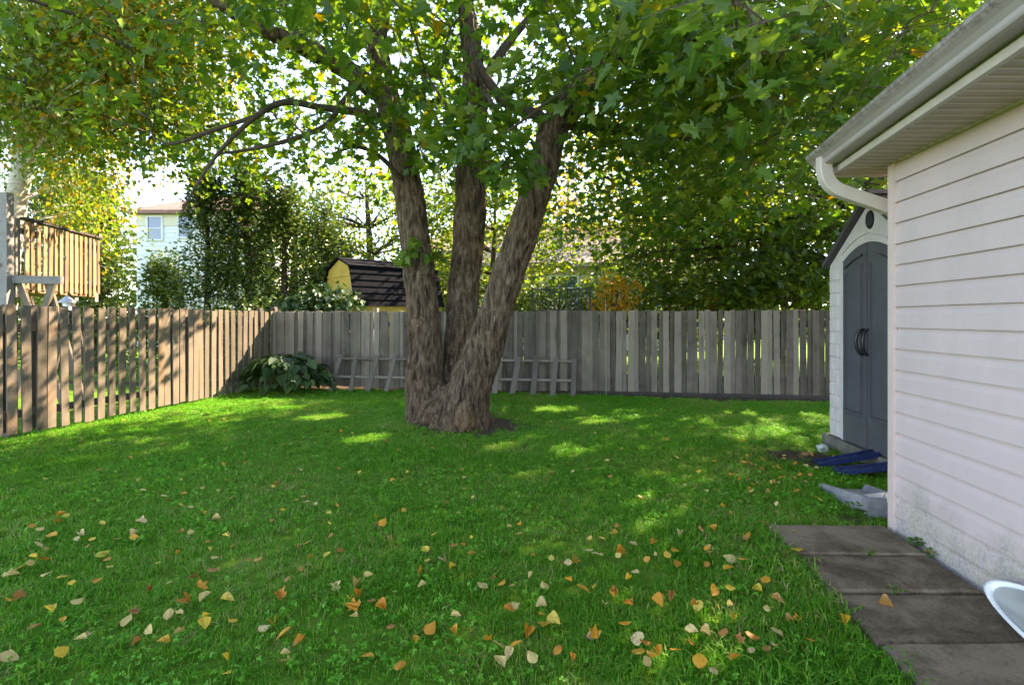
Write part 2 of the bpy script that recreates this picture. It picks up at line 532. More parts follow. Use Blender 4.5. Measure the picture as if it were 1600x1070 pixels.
def siding_mat():
    m, nt, out = new_mat('vinyl_siding')
    w = world_pos(nt)
    sep = nt.nodes.new('ShaderNodeSeparateXYZ')
    nt.links.new(w, sep.inputs[0])
    n = noise_tex(nt, w, 2.2, 4)
    c = ramp(nt, [(0.3, (0.545, 0.43, 0.415)), (0.7, (0.595, 0.465, 0.45))], n)
    # green algae and grey splashes that grow up from the ground, with ragged outlines of their own
    st = noise_tex(nt, world_pos(nt, (1, 1, 0.7)), 4.5, 7, 0.72)
    hgt = math_n(nt, 'MULTIPLY', math_n(nt, 'SUBTRACT', 0.40, sep.outputs['Z']), 1.3)
    k = math_n(nt, 'MULTIPLY', math_n(nt, 'ADD', math_n(nt, 'SUBTRACT', st, 0.56), hgt), 3.0, clamp=True)
    gcol = ramp(nt, [(0.35, (0.20, 0.21, 0.19)), (0.6, (0.27, 0.29, 0.18))], noise_tex(nt, w, 6, 3))
    spk = noise_tex(nt, w, 60, 3, 0.7)
    k2 = math_n(nt, 'MULTIPLY', k, math_n(nt, 'MULTIPLY', math_n(nt, 'SUBTRACT', spk, 0.28), 2.6, clamp=True))
    c = mixc(nt, math_n(nt, 'MULTIPLY', k2, 0.9), c, gcol)
    dusty = noise_tex(nt, world_pos(nt, (1.2, 1.2, 0.35)), 3.0, 6, 0.7)
    c = mixc(nt, math_n(nt, 'MULTIPLY', math_n(nt, 'SUBTRACT', dusty, 0.48), 1.1, clamp=True), c, (0.36, 0.32, 0.29))
    gr = noise_tex(nt, world_pos(nt, (40, 1.5, 40)), 2, 4, 0.6)
    principled(nt, out, c, 0.5, bump(nt, gr, 0.12, 0.002), 0.35)
    return m
M['siding'] = siding_mat()


def gutter_mat():
    m, nt, out = new_mat('gutter_paint')
    w = world_pos(nt)
    sep = nt.nodes.new('ShaderNodeSeparateXYZ')
    nt.links.new(w, sep.inputs[0])
    drip = noise_tex(nt, world_pos(nt, (30, 30, 3)), 1.0, 5, 0.7)
    up = math_n(nt, 'MULTIPLY', math_n(nt, 'SUBTRACT', sep.outputs['Z'], 2.30), 7.0)
    k = math_n(nt, 'MULTIPLY', math_n(nt, 'ADD', math_n(nt, 'SUBTRACT', drip, 0.83), up), 4.0, clamp=True)
    n = noise_tex(nt, w, 3.0, 4)
    c = ramp(nt, [(0.3, (0.40, 0.335, 0.33)), (0.7, (0.47, 0.40, 0.39))], n)
    c = mixc(nt, math_n(nt, 'MULTIPLY', k, 0.8), c, (0.11, 0.085, 0.07))
    principled(nt, out, c, 0.6, None, 0.25)
    return m
M['gutter'] = gutter_mat()


def slab_mat():
    m, nt, out = new_mat('walk_concrete')
    w = world_pos(nt)
    oi = nt.nodes.new('ShaderNodeObjectInfo')
    n = noise_tex(nt, w, 4.0, 7, 0.7, 0.4)
    n = math_n(nt, 'ADD', n, math_n(nt, 'MULTIPLY', math_n(nt, 'SUBTRACT', oi.outputs['Random'], 0.5), 0.18))
    c = ramp(nt, [(0.32, (0.065, 0.040, 0.023)), (0.48, (0.145, 0.098, 0.060)), (0.64, (0.26, 0.19, 0.125))], n)
    f = noise_tex(nt, w, 85, 5, 0.75)
    c = mixc(nt, math_n(nt, 'MULTIPLY', math_n(nt, 'SUBTRACT', 0.46, f), 5.0, clamp=True), c, (0.05, 0.034, 0.022))
    c = mixc(nt, math_n(nt, 'MULTIPLY', math_n(nt, 'SUBTRACT', f, 0.54), 4.0, clamp=True), c, (0.24, 0.19, 0.15))
    ms = noise_tex(nt, w, 7.0, 6, 0.75)
    c = mixc(nt, math_n(nt, 'MULTIPLY', math_n(nt, 'SUBTRACT', ms, 0.62), 4.0, clamp=True), c, (0.06, 0.075, 0.03))
    hh = math_n(nt, 'ADD', math_n(nt, 'MULTIPLY', f, 0.6), n)
    principled(nt, out, c, 0.9, bump(nt, hh, 0.5, 0.006), 0.25)
    return m
M['slab'] = slab_mat()


def ground_mat():
    m, nt, out = new_mat('ground')
    w = world_pos(nt)
    a = nt.nodes.new('ShaderNodeAttribute')
    a.attribute_name = 'soil'
    n = noise_tex(nt, w, 3.0, 6, 0.7)
    n2 = noise_tex(nt, w, 30, 4, 0.7)
    g = ramp(nt, [(0.3, (0.05, 0.13, 0.012)), (0.55, (0.08, 0.18, 0.016)), (0.75, (0.15, 0.18, 0.05))], n)
    s = ramp(nt, [(0.3, (0.045, 0.032, 0.022)), (0.7, (0.115, 0.082, 0.058))], n2)
    k = math_n(nt, 'MULTIPLY', math_n(nt, 'SUBTRACT', math_n(nt, 'ADD', a.outputs['Fac'], math_n(nt, 'MULTIPLY', math_n(nt, 'SUBTRACT', n2, 0.5), 0.8)), 0.3), 2.5, clamp=True)
    c = mixc(nt, k, g, s)
    principled(nt, out, c, 0.95, bump(nt, n2, 0.8, 0.02), 0.1)
    return m
M['ground'] = ground_mat()


def clear_mat():
    m, nt, out = new_mat('clear_cover')
    n = noise_tex(nt, world_pos(nt), 5, 5)
    c = ramp(nt, [(0.3, (0.55, 0.60, 0.58)), (0.7, (0.72, 0.74, 0.72))], n)
    p = principled(nt, None, c, 0.12, None, 0.6)
    t = nt.nodes.new('ShaderNodeBsdfTransparent')
    t.inputs[0].default_value = (0.80, 0.86, 0.84, 1)
    mx = nt.nodes.new('ShaderNodeMixShader')
    mx.inputs[0].default_value = 0.62
    nt.links.new(p.outputs[0], mx.inputs[1])
    nt.links.new(t.outputs[0], mx.inputs[2])
    nt.links.new(mx.outputs[0], out.inputs[0])
    return m
M['clear'] = clear_mat()

# ------------------------------------------------------------------ layout of the yard
TREE = Vector((-0.70, 6.45, 0))
FL0, FL1 = Vector((-5.82, 3.55, 0)), Vector((-4.56, 10.1, 0))     # left fence
FB0, FB1 = Vector((-4.56, 10.1, 0)), Vector((7.4, 8.27, 0))       # back fence


def wall_x(y):
    return 2.338 + 0.107 * (y - 3.25)


def gz(x, y):
    r2 = (x - TREE.x) ** 2 + (y - TREE.y) ** 2
    return 0.07 * math.exp(-r2 / 0.55) + 0.018 * mnoise.noise(Vector((x * 0.7, y * 0.7, 3.1)))


def soil_at(x, y):
    s = 1.35 * math.exp(-(((x - TREE.x - 0.18) / 0.72) ** 2 + ((y - TREE.y + 0.08) / 0.60) ** 2))
    # strip along the foot of the back fence
    t = (x - FB0.x) / (FB1.x - FB0.x)
    yb = FB0.y + (FB1.y - FB0.y) * t
    d = yb - y
    w = 0.20 + 0.45 * max(0.0, min(1.0, (x - 0.8) / 2.0))
    if -0.4 < d < w: s = max(s, 1.0 * (1 - max(0.0, d - w * 0.6) / (w * 0.4)))
    # bare earth in front of the garden shed and along the house
    s = max(s, 0.95 * math.exp(-(((x - 2.75) / 0.5) ** 2 + ((y - 4.95) / 0.55) ** 2)))
    s = max(s, 0.9 * math.exp(-(((x - 2.2) / 0.22) ** 2 + ((y - 3.4) / 0.14) ** 2)))
    if y < 3.3 and x > wall_x(y) - 0.14: s = 1.0
    return s


# ground: one sheet, finer around the yard
gx = np.concatenate([[-900, -300, -120, -60, -35, -22, -15, -11], np.arange(-9, 9.01, 0.16), [11, 15, 22, 35, 60, 120, 300, 900]])
gy = np.concatenate([[-900, -300, -100, -40, -15, -6, -3], np.arange(-1.0, 12.51, 0.16), [14, 17, 21, 27, 35, 60, 120, 300, 900]])
gv, soil = [], []
for yy in gy:
    for xx in gx:
        near = abs(xx) < 9.2 and -1 <= yy <= 12.6
        gv.append((xx, yy, gz(xx, yy) if near else 0.0))
        soil.append(soil_at(xx, yy) if near else 0.0)
nx = len(gx)
gf = [(j * nx + i, j * nx + i + 1, (j + 1) * nx + i + 1, (j + 1) * nx + i) for j in range(len(gy) - 1) for i in range(nx - 1)]
gme = bpy.data.meshes.new('ground')
gme.from_pydata(gv, [], gf)
gme.materials.append(M['ground'])
gme.polygons.foreach_set('use_smooth', [True] * len(gme.polygons))
ga = gme.attributes.new('soil', 'FLOAT', 'POINT')
ga.data.foreach_set('value', soil)
tag(link('ground', gme), kind='structure')

# concrete walkway of separate slabs
walk = thing('walkway', None, None, (0, 0, 0))
walk['kind'] = 'structure'


def walk_left(y): return 1.60 + 0.125 * (y - 3.26)
joints = [3.27, 2.86, 2.475, 2.09, 1.70, 1.30, 0.90, 0.50]
for i in range(len(joints) - 1):
    y1, y0 = joints[i] - 0.010, joints[i + 1] + 0.014
    skew = random.uniform(-0.012, 0.012)
    zt = (0.036, 0.030, 0.022, 0.030, 0.025, 0.03, 0.026)[i]
    mb = MB()
    n = 6
    top, mid, bot = [], [], []
    def edge(t0, a, b, k=7):
        return [a.lerp(b, (q + 0.0) / k) for q in range(k)]
    lft = -0.03 * (i == 0)
    c = [Vector((walk_left(y0) - 0.01, y0, 0)), Vector((wall_x(y0) - 0.055, y0 + skew, 0)), Vector((wall_x(y1) - 0.055, y1 - skew, 0)), Vector((walk_left(y1) + lft, y1, 0))]
    ring = []
    for q in range(4):
        ring += edge(0, c[q], c[(q + 1) % 4])
    cen = sum(c, Vector()) / 4
    outer = [p + Vector((mnoise.noise(p * 9 + Vector((5, 0, i)))) * 0.006 * Vector((1, 1, 0)) if False else Vector((mnoise.noise(p * 9) * 0.008, mnoise.noise(p * 9 + Vector((7, 0, 0))) * 0.008, 0))) for p in ring]
    inner = [p.lerp(cen, 0.035) for p in outer]
    nn = len(outer)
    tilt = random.uniform(-0.01, 0.01)
    V = [Vector((p.x, p.y, -0.05)) for p in outer] + [Vector((p.x, p.y, zt - 0.012)) for p in outer] + [Vector((p.x, p.y, zt + tilt * (p.x - cen.x))) for p in inner]
    F = [(k, (k + 1) % nn, nn + (k + 1) % nn, nn + k) for k in range(nn)] + [(nn + k, nn + (k + 1) % nn, 2 * nn + (k + 1) % nn, 2 * nn + k) for k in range(nn)] + [tuple(range(2 * nn, 3 * nn))]
    mb.add(V, F)
    mb.build('paving_slab', M['slab'], walk)

# ------------------------------------------------------------------ the house with its eave
house = thing('sided_house', 'pale pink vinyl sided house corner with gutter and soffit beside the concrete walkway', 'house', (wall_x(3.25), 3.25, 0))
Y_NEAR, Y_FAR = -1.6, 3.25
WDIR = Vector((0.107, 1, 0)).normalized()
WOUT = Vector((-WDIR.y, WDIR.x, 0))                         # outward, to -X
hb = MB()
b0, b1 = Vector((wall_x(Y_NEAR), Y_NEAR, 0)), Vector((wall_x(Y_FAR), Y_FAR, 0))
INN = -WOUT
bw = 5.2
core = [b0 + INN * 0.02, b1 + INN * 0.02 - WDIR * 0.01, b1 + INN * bw - WDIR * 0.01, b0 + INN * bw]
hb.extrude(None, [Vector((p.x, p.y, 0.05)) for p in core], [Vector((p.x, p.y, 2.32)) for p in core])
# gable triangle
ga_ = [core[1] + Vector((0, 0, 2.32)), core[2] + Vector((0, 0, 2.32)), (core[1] + core[2]) / 2 + Vector((0, 0, 3.35))]
gb_ = [p - WDIR * 0.1 for p in ga_]
hb.extrude(None, ga_, gb_)
hb.build('wall', M['trim'], house)
# siding: 18 courses of dutch-lap vinyl, each a strip of its own
zl = [2.003 - 0.1263 * k for k in range(-2, 17)]
prof_cache = None
for k in range(len(zl) - 1):
    z1, z0 = zl[k], zl[k + 1]
    if k == 0: z1 = min(z1, 2.262)
    mb = MB()
    h = z1 - z0
    pr = [(0.000, z1 - 0.001), (0.0035, z1 - h * 0.16), (0.0125, z1 - h * 0.36), (0.0185, z0 + 0.007), (0.0175, z0 + 0.0005), (0.001, z0 + 0.0)]
    ys = [Y_NEAR, -0.5, 0.5, 1.5, 2.3, Y_FAR - 0.036]
    V, F = [], []
    for yy in ys:
        for (o, z) in pr:
            p = Vector((wall_x(yy), yy, z)) + WOUT * (o + 0.0014 * mnoise.noise(Vector((yy * 1.3, z * 3, 0))))
            V.append(p)
    npf = len(pr)
    for a in range(len(ys) - 1):
        for b in range(npf - 1):
            F.append((a * npf + b, a * npf + b + 1, (a + 1) * npf + b + 1, (a + 1) * npf + b))
    mb.add(V, F)
    mb.build('siding_panel', M['siding'], house)
mb = MB()
p = b1 + WOUT * 0.014
mb.box(p + Vector((0, 0, 1.125)) - WDIR * 0.018, (0.022, 0.036, 2.27), Matrix.Rotation(-math.atan(0.107), 3, 'Z'))
mb.box(p + Vector((0, 0, 1.125)) + WDIR * 0.012 + INN * 0.04, (0.10, 0.022, 2.27), Matrix.Rotation(-math.atan(0.107), 3, 'Z'))
mb.build('corner_post', M['corner_vinyl'], house)
mb = MB()
mb.bar(Vector((wall_x(Y_NEAR), Y_NEAR, 2.262)) + WOUT * 0.012, Vector((wall_x(Y_FAR), Y_FAR, 2.262)) + WOUT * 0.012, 0.024, 0.03)
mb.build('wall_trim', M['lit_rib_and_trim'], house)
mb = MB()
mb.bar(Vector((wall_x(Y_NEAR), Y_NEAR, 0.02)) + INN * 0.03, Vector((wall_x(Y_FAR), Y_FAR, 0.02)) + INN * 0.03, 0.05, 0.12)
mb.build('foundation', M['shadow_gap'], house)  # dark tone stands in for the shadow gap under the siding


def eave_x(y): return 2.137 + 0.200 * (y - 3.52) if y > 0 else 2.137 + 0.2 * (0 - 3.52) + 0.12 * y
SOF_Z = 2.25
ystart, pitch = 3.505, 0.0655
k = 0
while ystart - pitch * (k + 1) > -0.3:
    ya = ystart - pitch * k
    yb = ya - pitch
    xa0, xb0 = eave_x(ya) + 0.002, eave_x(yb) + 0.002
    xa1, xb1 = wall_x(ya) + (0.14 if ya > 3.30 else -0.004), wall_x(yb) + (0.14 if yb > 3.30 else -0.004)
    mb = MB()
    rows = [(ya, 0.0), (ya - 0.006, -0.0), (yb + 0.010, -0.0), (yb + 0.007, -0.0075), (yb + 0.002, -0.0075), (yb, 0.0)]
    V = []
    for (yy, dz) in rows:
        V += [Vector((eave_x(yy) + 0.002, yy, SOF_Z + dz)), Vector((wall_x(yy) + (0.14 if ya > 3.30 else -0.004), yy, SOF_Z + dz))]
    mb.add(V, [(2 * q, 2 * q + 1, 2 * q + 3, 2 * q + 2) for q in range(len(rows) - 1)])
    o = mb.build('soffit_strip', M['soffit'], house)
    o.data.materials.append(M['lit_rib_and_trim'])
    for q in (2, 3): o.data.polygons[q].material_index = 1  # rib faces take the tone with the painted light
    k += 1
# fascia, gutter: swept between the far end and the near end of the eave
def eave_prof(y, pts):
    out_ = []
    for (o, z) in pts:
        out_.append(Vector((eave_x(y), y, z)) + Vector((-1, 0, 0)) * o)
    return out_
def sweep(pts, y0, y1, closed=False, n=8):
    mb = MB()
    ys = [y1 + (y0 - y1) * q / n for q in range(n + 1)]
    V, F = [], []
    for yy in ys: V += eave_prof(yy, pts)
    m = len(pts)
    for a in range(n):
        for b in range(m if closed else m - 1):
            b2 = (b + 1) % m
            F.append((a * m + b, a * m + b2, (a + 1) * m + b2, (a + 1) * m + b))
    if closed:
        F.append(tuple(range(m))); F.append(tuple(n * m + q for q in range(m - 1, -1, -1)))
    mb.add(V, F)
    return mb
YN = -0.35
sweep([(0.0, 2.244), (0.026, 2.244), (0.026, 2.284), (0.012, 2.287), (0.012, 2.42), (0.0, 2.42)], YN, 3.53, True).build('fascia', M['trim'], house)
g = sweep([(0.0135, 2.378), (0.0135, 2.296), (0.085, 2.292), (0.098, 2.289), (0.112, 2.293), (0.118, 2.301), (0.122, 2.318), (0.142, 2.336), (0.164, 2.350), (0.178, 2.362), (0.181, 2.376), (0.176, 2.382), (0.166, 2.381), (0.166, 2.372), (0.160, 2.362), (0.134, 2.345), (0.112, 2.325), (0.104, 2.304), (0.080, 2.302), (0.020, 2.306), (0.020, 2.378)], YN, 3.56, True)
gut = g.build('gutter', M['gutter'], house)
mb = MB()   # end cap of the gutter
cp = eave_prof(3.565, [(0.012, 2.377), (0.012, 2.296), (0.110, 2.292), (0.123, 2.318), (0.165, 2.350), (0.181, 2.378)])
mb.extrude(None, cp, [p - Vector((0, 0.006, 0)) for p in cp])
mb.build('end_cap', M['gutter'], gut)
# rake end trim under the gable
mb = MB()
e0 = Vector((eave_x(3.525) + 0.0, 3.525, 2.248)); e1 = Vector((wall_x(3.525) + 0.12, 3.53, 2.252))
mb.bar(e0, e1, 0.03, 0.02)
mb.build('rake_trim', M['trim'], house)
# roof slabs
mb = MB()
rn, rf = -1.7, 3.60
def roofpt(y, o, z): return Vector((eave_x(max(y, -0.3)) if y > -0.3 else eave_x(-0.3) + 0.107 * (y + 0.3), y, z)) + Vector((-o, 0, 0))
rid0 = b0 + INN * bw / 2 + Vector((0, 0, 3.55)); rid1 = b1 + WDIR * 0.3 + INN * bw / 2 + Vector((0, 0, 3.55))
ea0, ea1 = roofpt(rn, 0.05, 2.425), roofpt(rf, 0.05, 2.425)
fa0 = b0 + INN * (bw + 0.4) + Vector((0, 0, 2.42)); fa1 = b1 + WDIR * 0.3 + INN * (bw + 0.4) + Vector((0, 0, 2.42))
up = Vector((0, 0, 0.05))
mb.add([ea0, ea1, rid1, rid0, ea0 + up, ea1 + up, rid1 + up, rid0 + up], [(3, 2, 1, 0), (4, 5, 6, 7), (0, 1, 5, 4), (1, 2, 6, 5), (3, 0, 4, 7)])
mb.add([rid0, rid1, fa1, fa0, rid0 + up, rid1 + up, fa1 + up, fa0 + up], [(3, 2, 1, 0), (4, 5, 6, 7), (1, 2, 6, 5), (2, 3, 7, 6)])
mb.build('roof', M['brown_shingle'], house)


# downspout: a rectangular pipe with soft elbows from the gutter to the far side of the corner
def rect_pipe(mb, pts, w, t, side):
    """pts: path; side: fixed across-vector."""
    V, F = [], []
    n = len(pts)
    for i, p in enumerate(pts):
        d = (pts[min(i + 1, n - 1)] - pts[max(i - 1, 0)]).normalized()
        s = Vector(side)
        u = d.cross(s).normalized()
        s = u.cross(d).normalized()
        for (a, b) in ((-1, -.82), (-.82, -1), (.82, -1), (1, -.82), (1, .82), (.82, 1), (-.82, 1), (-1, .82)):
            V.append(p + s * a * w / 2 + u * b * t / 2)
    for i in range(n - 1):
        for k in range(8):
            F.append((i * 8 + k, i * 8 + (k + 1) % 8, (i + 1) * 8 + (k + 1) % 8, (i + 1) * 8 + k))
    mb.add(V, F + [tuple(range(7, -1, -1)), tuple((n - 1) * 8 + k for k in range(8))])


def smooth_path(ctrl, n=10):
    pts = [Vector(c) for c in ctrl]
    out_ = []
    P = [pts[0] * 2 - pts[1]] + pts + [pts[-1] * 2 - pts[-2]]
    for i in range(1, len(P) - 2):
        for q in range(n):
            t = q / n
            a, b, c, d = P[i - 1], P[i], P[i + 1], P[i + 2]
            out_.append(0.5 * ((2 * b) + (c - a) * t + (2 * a - 5 * b + 4 * c - d) * t * t + (3 * b - a - 3 * c + d) * t ** 3))
    out_.append(pts[-1])
    return out_


mb = MB()
yd = 3.42
path = [at(1288, 246, yd), at(1288, 262, yd), at(1290, 276, yd), at(1297, 288, yd), at(1309, 297, yd), at(1330, 305, yd), at(1360, 315, yd), at(1392, 326, yd), at(1412, 333, yd), at(1421, 342, yd), at(1424, 356, yd)]
xd = path[-1].x
path += [Vector((xd, yd, 1.5)), Vector((xd, yd, 0.8)), Vector((xd, yd, 0.24)), Vector((xd - 0.02, yd + 0.02, 0.15)), Vector((xd - 0.08, yd + 0.05, 0.115)), at(1387, 780, 3.56), at(1350, 784, 3.62)]
rect_pipe(mb, smooth_path(path, 3), 0.058, 0.082, (0, 1, 0))
ds = mb.build('downspout', M['trim'], house)
sp_ = smooth_path(path, 3)
for q in (7, 20, 27):
    m2 = MB()
    rect_pipe(m2, [sp_[q], sp_[q].lerp(sp_[q + 1], 0.35)], 0.064, 0.088, (0, 1, 0))
    m2.build('elbow_seam', M['trim'], ds)

# ------------------------------------------------------------------ splash block under the downspout
sb = thing('splash_block', 'grey concrete splash block with raised edges under the white downspout end', 'splash block', (2.48, 3.75, 0))
mb = MB()
V, F = [], []
L, W = 0.54, 0.30
for i in range(7):
    u = i / 6
    z = 0.065 - 0.05 * u
    wv = W * (0.9 + 0.3 * u)
    h_ = 0.065 - 0.03 * u
    row = [(-wv / 2, 0.0), (-wv / 2 + 0.004, z + h_), (-wv / 2 + 0.03, z + h_ + 0.003), (-wv / 2 + 0.055, z), (wv / 2 - 0.055, z), (wv / 2 - 0.03, z + h_ + 0.003), (wv / 2 - 0.004, z + h_), (wv / 2, 0.0)]
    V += [Vector((2.46 + 0.06 * u + v[0], 3.50 + L * u - 0.12 * v[0], v[1] - 0.005)) for v in row]
for i in range(6):
    for k in range(7):
        F.append((i * 8 + k, i * 8 + k + 1, (i + 1) * 8 + k + 1, (i + 1) * 8 + k))
F += [tuple(range(7, -1, -1)), tuple(48 + k for k in range(8))]
mb.add(V, F)
mb.build('trough', M['splash_concrete'], sb)
MB().box((2.46, 3.485, 0.058), (0.27, 0.028, 0.125), Matrix.Rotation(-0.12, 3, 'Z')).build('end_lip', M['splash_concrete'], sb)

# ------------------------------------------------------------------ window well cover against the wall
wc = thing('window_well_cover', 'clear window well cover with thick white rim leaning on the siding', 'window cover', (2.15, 2.0, 0))
loop = []
for i in range(40):
    a = 2 * math.pi * i / 40
    ly = 1.765 + 0.58 * math.cos(a)
    s = math.sin(a)                                   # +1 outer (lawn side), -1 wall side
    loop.append(Vector((wall_x(ly) - 0.125 - 0.085 * s, ly, 0.118 - 0.080 * s)))
mb = MB()
V, F = [], []
cen = sum(loop, Vector()) / 40
nv = Vector((-0.75, 0, 0.66)).normalized()
for p in loop:
    r = (p - cen).normalized()
    for (a, b) in ((0.0, -0.034), (0.016, -0.028), (0.022, 0.0), (0.016, 0.022), (-0.004, 0.028), (-0.024, 0.018), (-0.028, -0.004)):
        V.append(p + r * a + nv * b * 0.9 + Vector((0, 0, 0)))
m7 = 7
for i in range(40):
    for k in range(m7):
        F.append((i * m7 + k, ((i + 1) % 40) * m7 + k, ((i + 1) % 40) * m7 + (k + 1) % m7, i * m7 + (k + 1) % m7))
mb.add(V, F)
mb.build('rim', M['white_plastic'], wc, True)
mb = MB()
V = []
for ring_i, (s, hgt) in enumerate(((0.97, 0.005), (0.7, 0.035), (0.35, 0.055))):
    V += [cen + (p - cen) * s + nv * hgt for p in loop]
F = [(a * 40 + i, a * 40 + (i + 1) % 40, (a + 1) * 40 + (i + 1) % 40, (a + 1) * 40 + i) for a in range(2) for i in range(40)] + [tuple(80 + i for i in range(40))]
mb.add(V, F)
mb.build('cover', M['clear'], wc, True)

# ------------------------------------------------------------------ plastic garden shed
shed = thing('garden_shed', 'white plastic garden shed with dark grey double doors behind the house corner', 'shed', (3.9, 4.8, 0))
SF = 2.854                                                 # front plane: X = SF + 0.077*Y
def sx(y, o=0.0): return SF + 0.077 * y - o
YC, YL, YR = 4.775, 5.47, 4.08
Z0, ZE, ZA = 0.12, 1.84, 2.36


def front(y, z, o=0.0): return Vector((sx(y, o), y, z))
DEPTH = 2.2
mb = MB()      # walls behind the front
pent = [front(YR, Z0), front(YR, ZE), front(YC, ZA), front(YL, ZE), front(YL, Z0)]
back = [p + Vector((DEPTH, 0, 0)) for p in pent]
mb.extrude(None, pent, back)
mb.build('wall', M['shed_white'], shed)
# moulded block pattern on the strips beside the doors: each a raised panel
def front_plate(mb, ys, zs, o0, o1, inset=0.006):
    y0, y1 = ys; z0, z1 = zs
    a = [front(y0, z0, o0), front(y1, z0, o0), front(y1, z1, o0), front(y0, z1, o0)]
    b = [front(y0 + inset, z0 + inset, o1), front(y1 - inset, z0 + inset, o1), front(y1 - inset, z1 - inset, o1), front(y0 + inset, z1 - inset, o1)]
    mb.add(a + b, [(4, 5, 6, 7), (0, 1, 5, 4), (1, 2, 6, 5), (2, 3, 7, 6), (3, 0, 4, 7)])
DL, DR = 5.175, 4.375
for (ya, yb) in ((5.225, 5.465), (4.085, 4.325)):
    for k in range(13):
        za = 0.15 + k * 0.128
        mb = MB()
        sp = (ya + yb) / 2 + (0.05 if k % 2 else -0.04)
        front_plate(mb, (ya, sp - 0.003), (za, za + 0.12), 0.001, 0.010)
        front_plate(mb, (sp + 0.003, yb), (za, za + 0.12), 0.001, 0.010)
        mb.build('wall_block', M['shed_white'], shed)


def arch_z(y):            # top of the doors
    t = (y - YC) / (DL - YC)
    return 1.99 - 0.135 * t * t
# arched frame
mb = MB()
arc = [DR - 0.05 + (DL - DR + 0.10) * q / 14 for q in range(15)]
V = []
for y in arc:
    z = arch_z(min(max(y, DR), DL))
    V += [front(y, z + 0.0, 0.002), front(y, z, 0.026), front(y, z + 0.055, 0.026), front(y, z + 0.065, 0.002)]
mb.add(V, [(4 * a + b, 4 * a + b + 1, 4 * (a + 1) + b + 1, 4 * (a + 1) + b) for a in range(14) for b in range(3)])
for ys in ((DL, DL + 0.05), (DR - 0.05, DR)):
    front_plate(mb, ys, (Z0, 1.86), 0.002, 0.026, 0.004)
mb.build('door_frame', M['shed_white'], shed)
# second thin arch line above
mb = MB()
V = []
for q in range(15):
    y = YC - 0.46 + 0.92 * q / 14
    z = 2.075 - 0.15 * ((y - YC) / 0.46) ** 2
    V += [front(y, z, 0.002), front(y, z, 0.012), front(y, z + 0.02, 0.012), front(y, z + 0.02, 0.002)]
mb.add(V, [(4 * a + b, 4 * a + b + 1, 4 * (a + 1) + b + 1, 4 * (a + 1) + b) for a in range(14) for b in range(3)])
mb.build('arch_moulding', M['shed_white'], shed)
# doors
for (ya, yb, sgn) in ((YC + 0.006, DL - 0.004, 1), (DR + 0.004, YC - 0.006, -1)):
    mb = MB()
    n = 10
    V, F = [], []
    for q in range(n + 1):
        y = ya + (yb - ya) * q / n
        V += [front(y, Z0 + 0.012, 0.002), front(y, Z0 + 0.012, 0.03), front(y, arch_z(y) - 0.004, 0.03), front(y, arch_z(y) - 0.004, 0.002)]
    F = [(4 * a + b, 4 * a + b + 1, 4 * (a + 1) + b + 1, 4 * (a + 1) + b) for a in range(n) for b in range(3)]
    F += [(0, 1, 2, 3), (4 * n + 3, 4 * n + 2, 4 * n + 1, 4 * n)]
    mb.add(V, F)
    d = mb.build('door', M['shed_door'], shed)
    # raised mouldings
    w = abs(yb - ya)
    lo, hi = min(ya, yb) + 0.055, max(ya, yb) - 0.055
    mo = MB()
    for (z0, z1, arch) in ((0.44, 1.80, True),):
        for ys in ((lo, lo + 0.016), (hi - 0.016, hi)):
            front_plate(mo, ys, (z0, z1 - (0.06 if abs(ys[0] - YC) > .2 else 0)), 0.0295, 0.054, 0.005)
        front_plate(mo, (lo, hi), (z0 - 0.016, z0), 0.0295, 0.054, 0.005)
        V = []
        for q in range(9):
            y = lo + (hi - lo) * q / 8
            z = arch_z(y) - 0.115
            V += [front(y, z, 0.0295), front(y, z + 0.002, 0.054), front(y, z + 0.018, 0.054), front(y, z + 0.02, 0.0295)]
        mo.add(V, [(4 * a + b, 4 * a + b + 1, 4 * (a + 1) + b + 1, 4 * (a + 1) + b) for a in range(8) for b in range(3)])
    front_plate(mo, (lo, hi), (0.385, 0.40), 0.0295, 0.040, 0.004)
    mo.build('moulding', M['shed_door'], d)
    # C-shaped handle
    yh = YC + sgn * 0.045
    hp = []
    for q in range(11):
        a = -1.25 + 2.5 * q / 10
        hp.append(front(yh + sgn * (0.11 * math.cos(a) - 0.055) * 0.15, 1.09 + 0.115 * math.sin(a), 0.045 + 0.055 * math.cos(a)))
    hp = [front(yh - sgn * 0.0, hp[0].z - 0.005, 0.03)] + hp + [front(yh, hp[-1].z + 0.005, 0.03)]
    MB().tube(hp, 0.014, 7).build('handle', M['black_plastic'], d, True)
# oval vent
mb = MB()
cz = 2.19
V = []
for q in range(20):
    a = 2 * math.pi * q / 20
    c, s = math.cos(a), math.sin(a)
    V += [front(YC + 0.06 * c, cz + 0.085 * s, 0.002), front(YC + 0.055 * c, cz + 0.078 * s, 0.014), front(YC + 0.046 * c, cz + 0.066 * s, 0.014), front(YC + 0.044 * c, cz + 0.064 * s, 0.004)]
F = [(4 * i + k, 4 * i + k + 1, 4 * ((i + 1) % 20) + k + 1, 4 * ((i + 1) % 20) + k) for i in range(20) for k in range(3)] + [tuple(4 * i + 3 for i in range(20))]
mb.add(V, F)
vent = mb.build('vent', M['black_plastic'], shed)
for k in range(5):
    z = cz - 0.045 + k * 0.0225
    hw = 0.046 * math.sqrt(max(0, 1 - ((z - cz) / 0.066) ** 2))
    m2 = MB()
    a = [front(YC - hw, z, 0.012), front(YC + hw, z, 0.012), front(YC + hw, z + 0.016, 0.0045), front(YC - hw, z + 0.016, 0.0045)]
    m2.add(a + [q + Vector((-0.003, 0, -0.002)) for q in a], [(4, 5, 6, 7), (0, 1, 5, 4), (2, 3, 7, 6)])
    m2.build('louvre', M['shed_door'], vent)
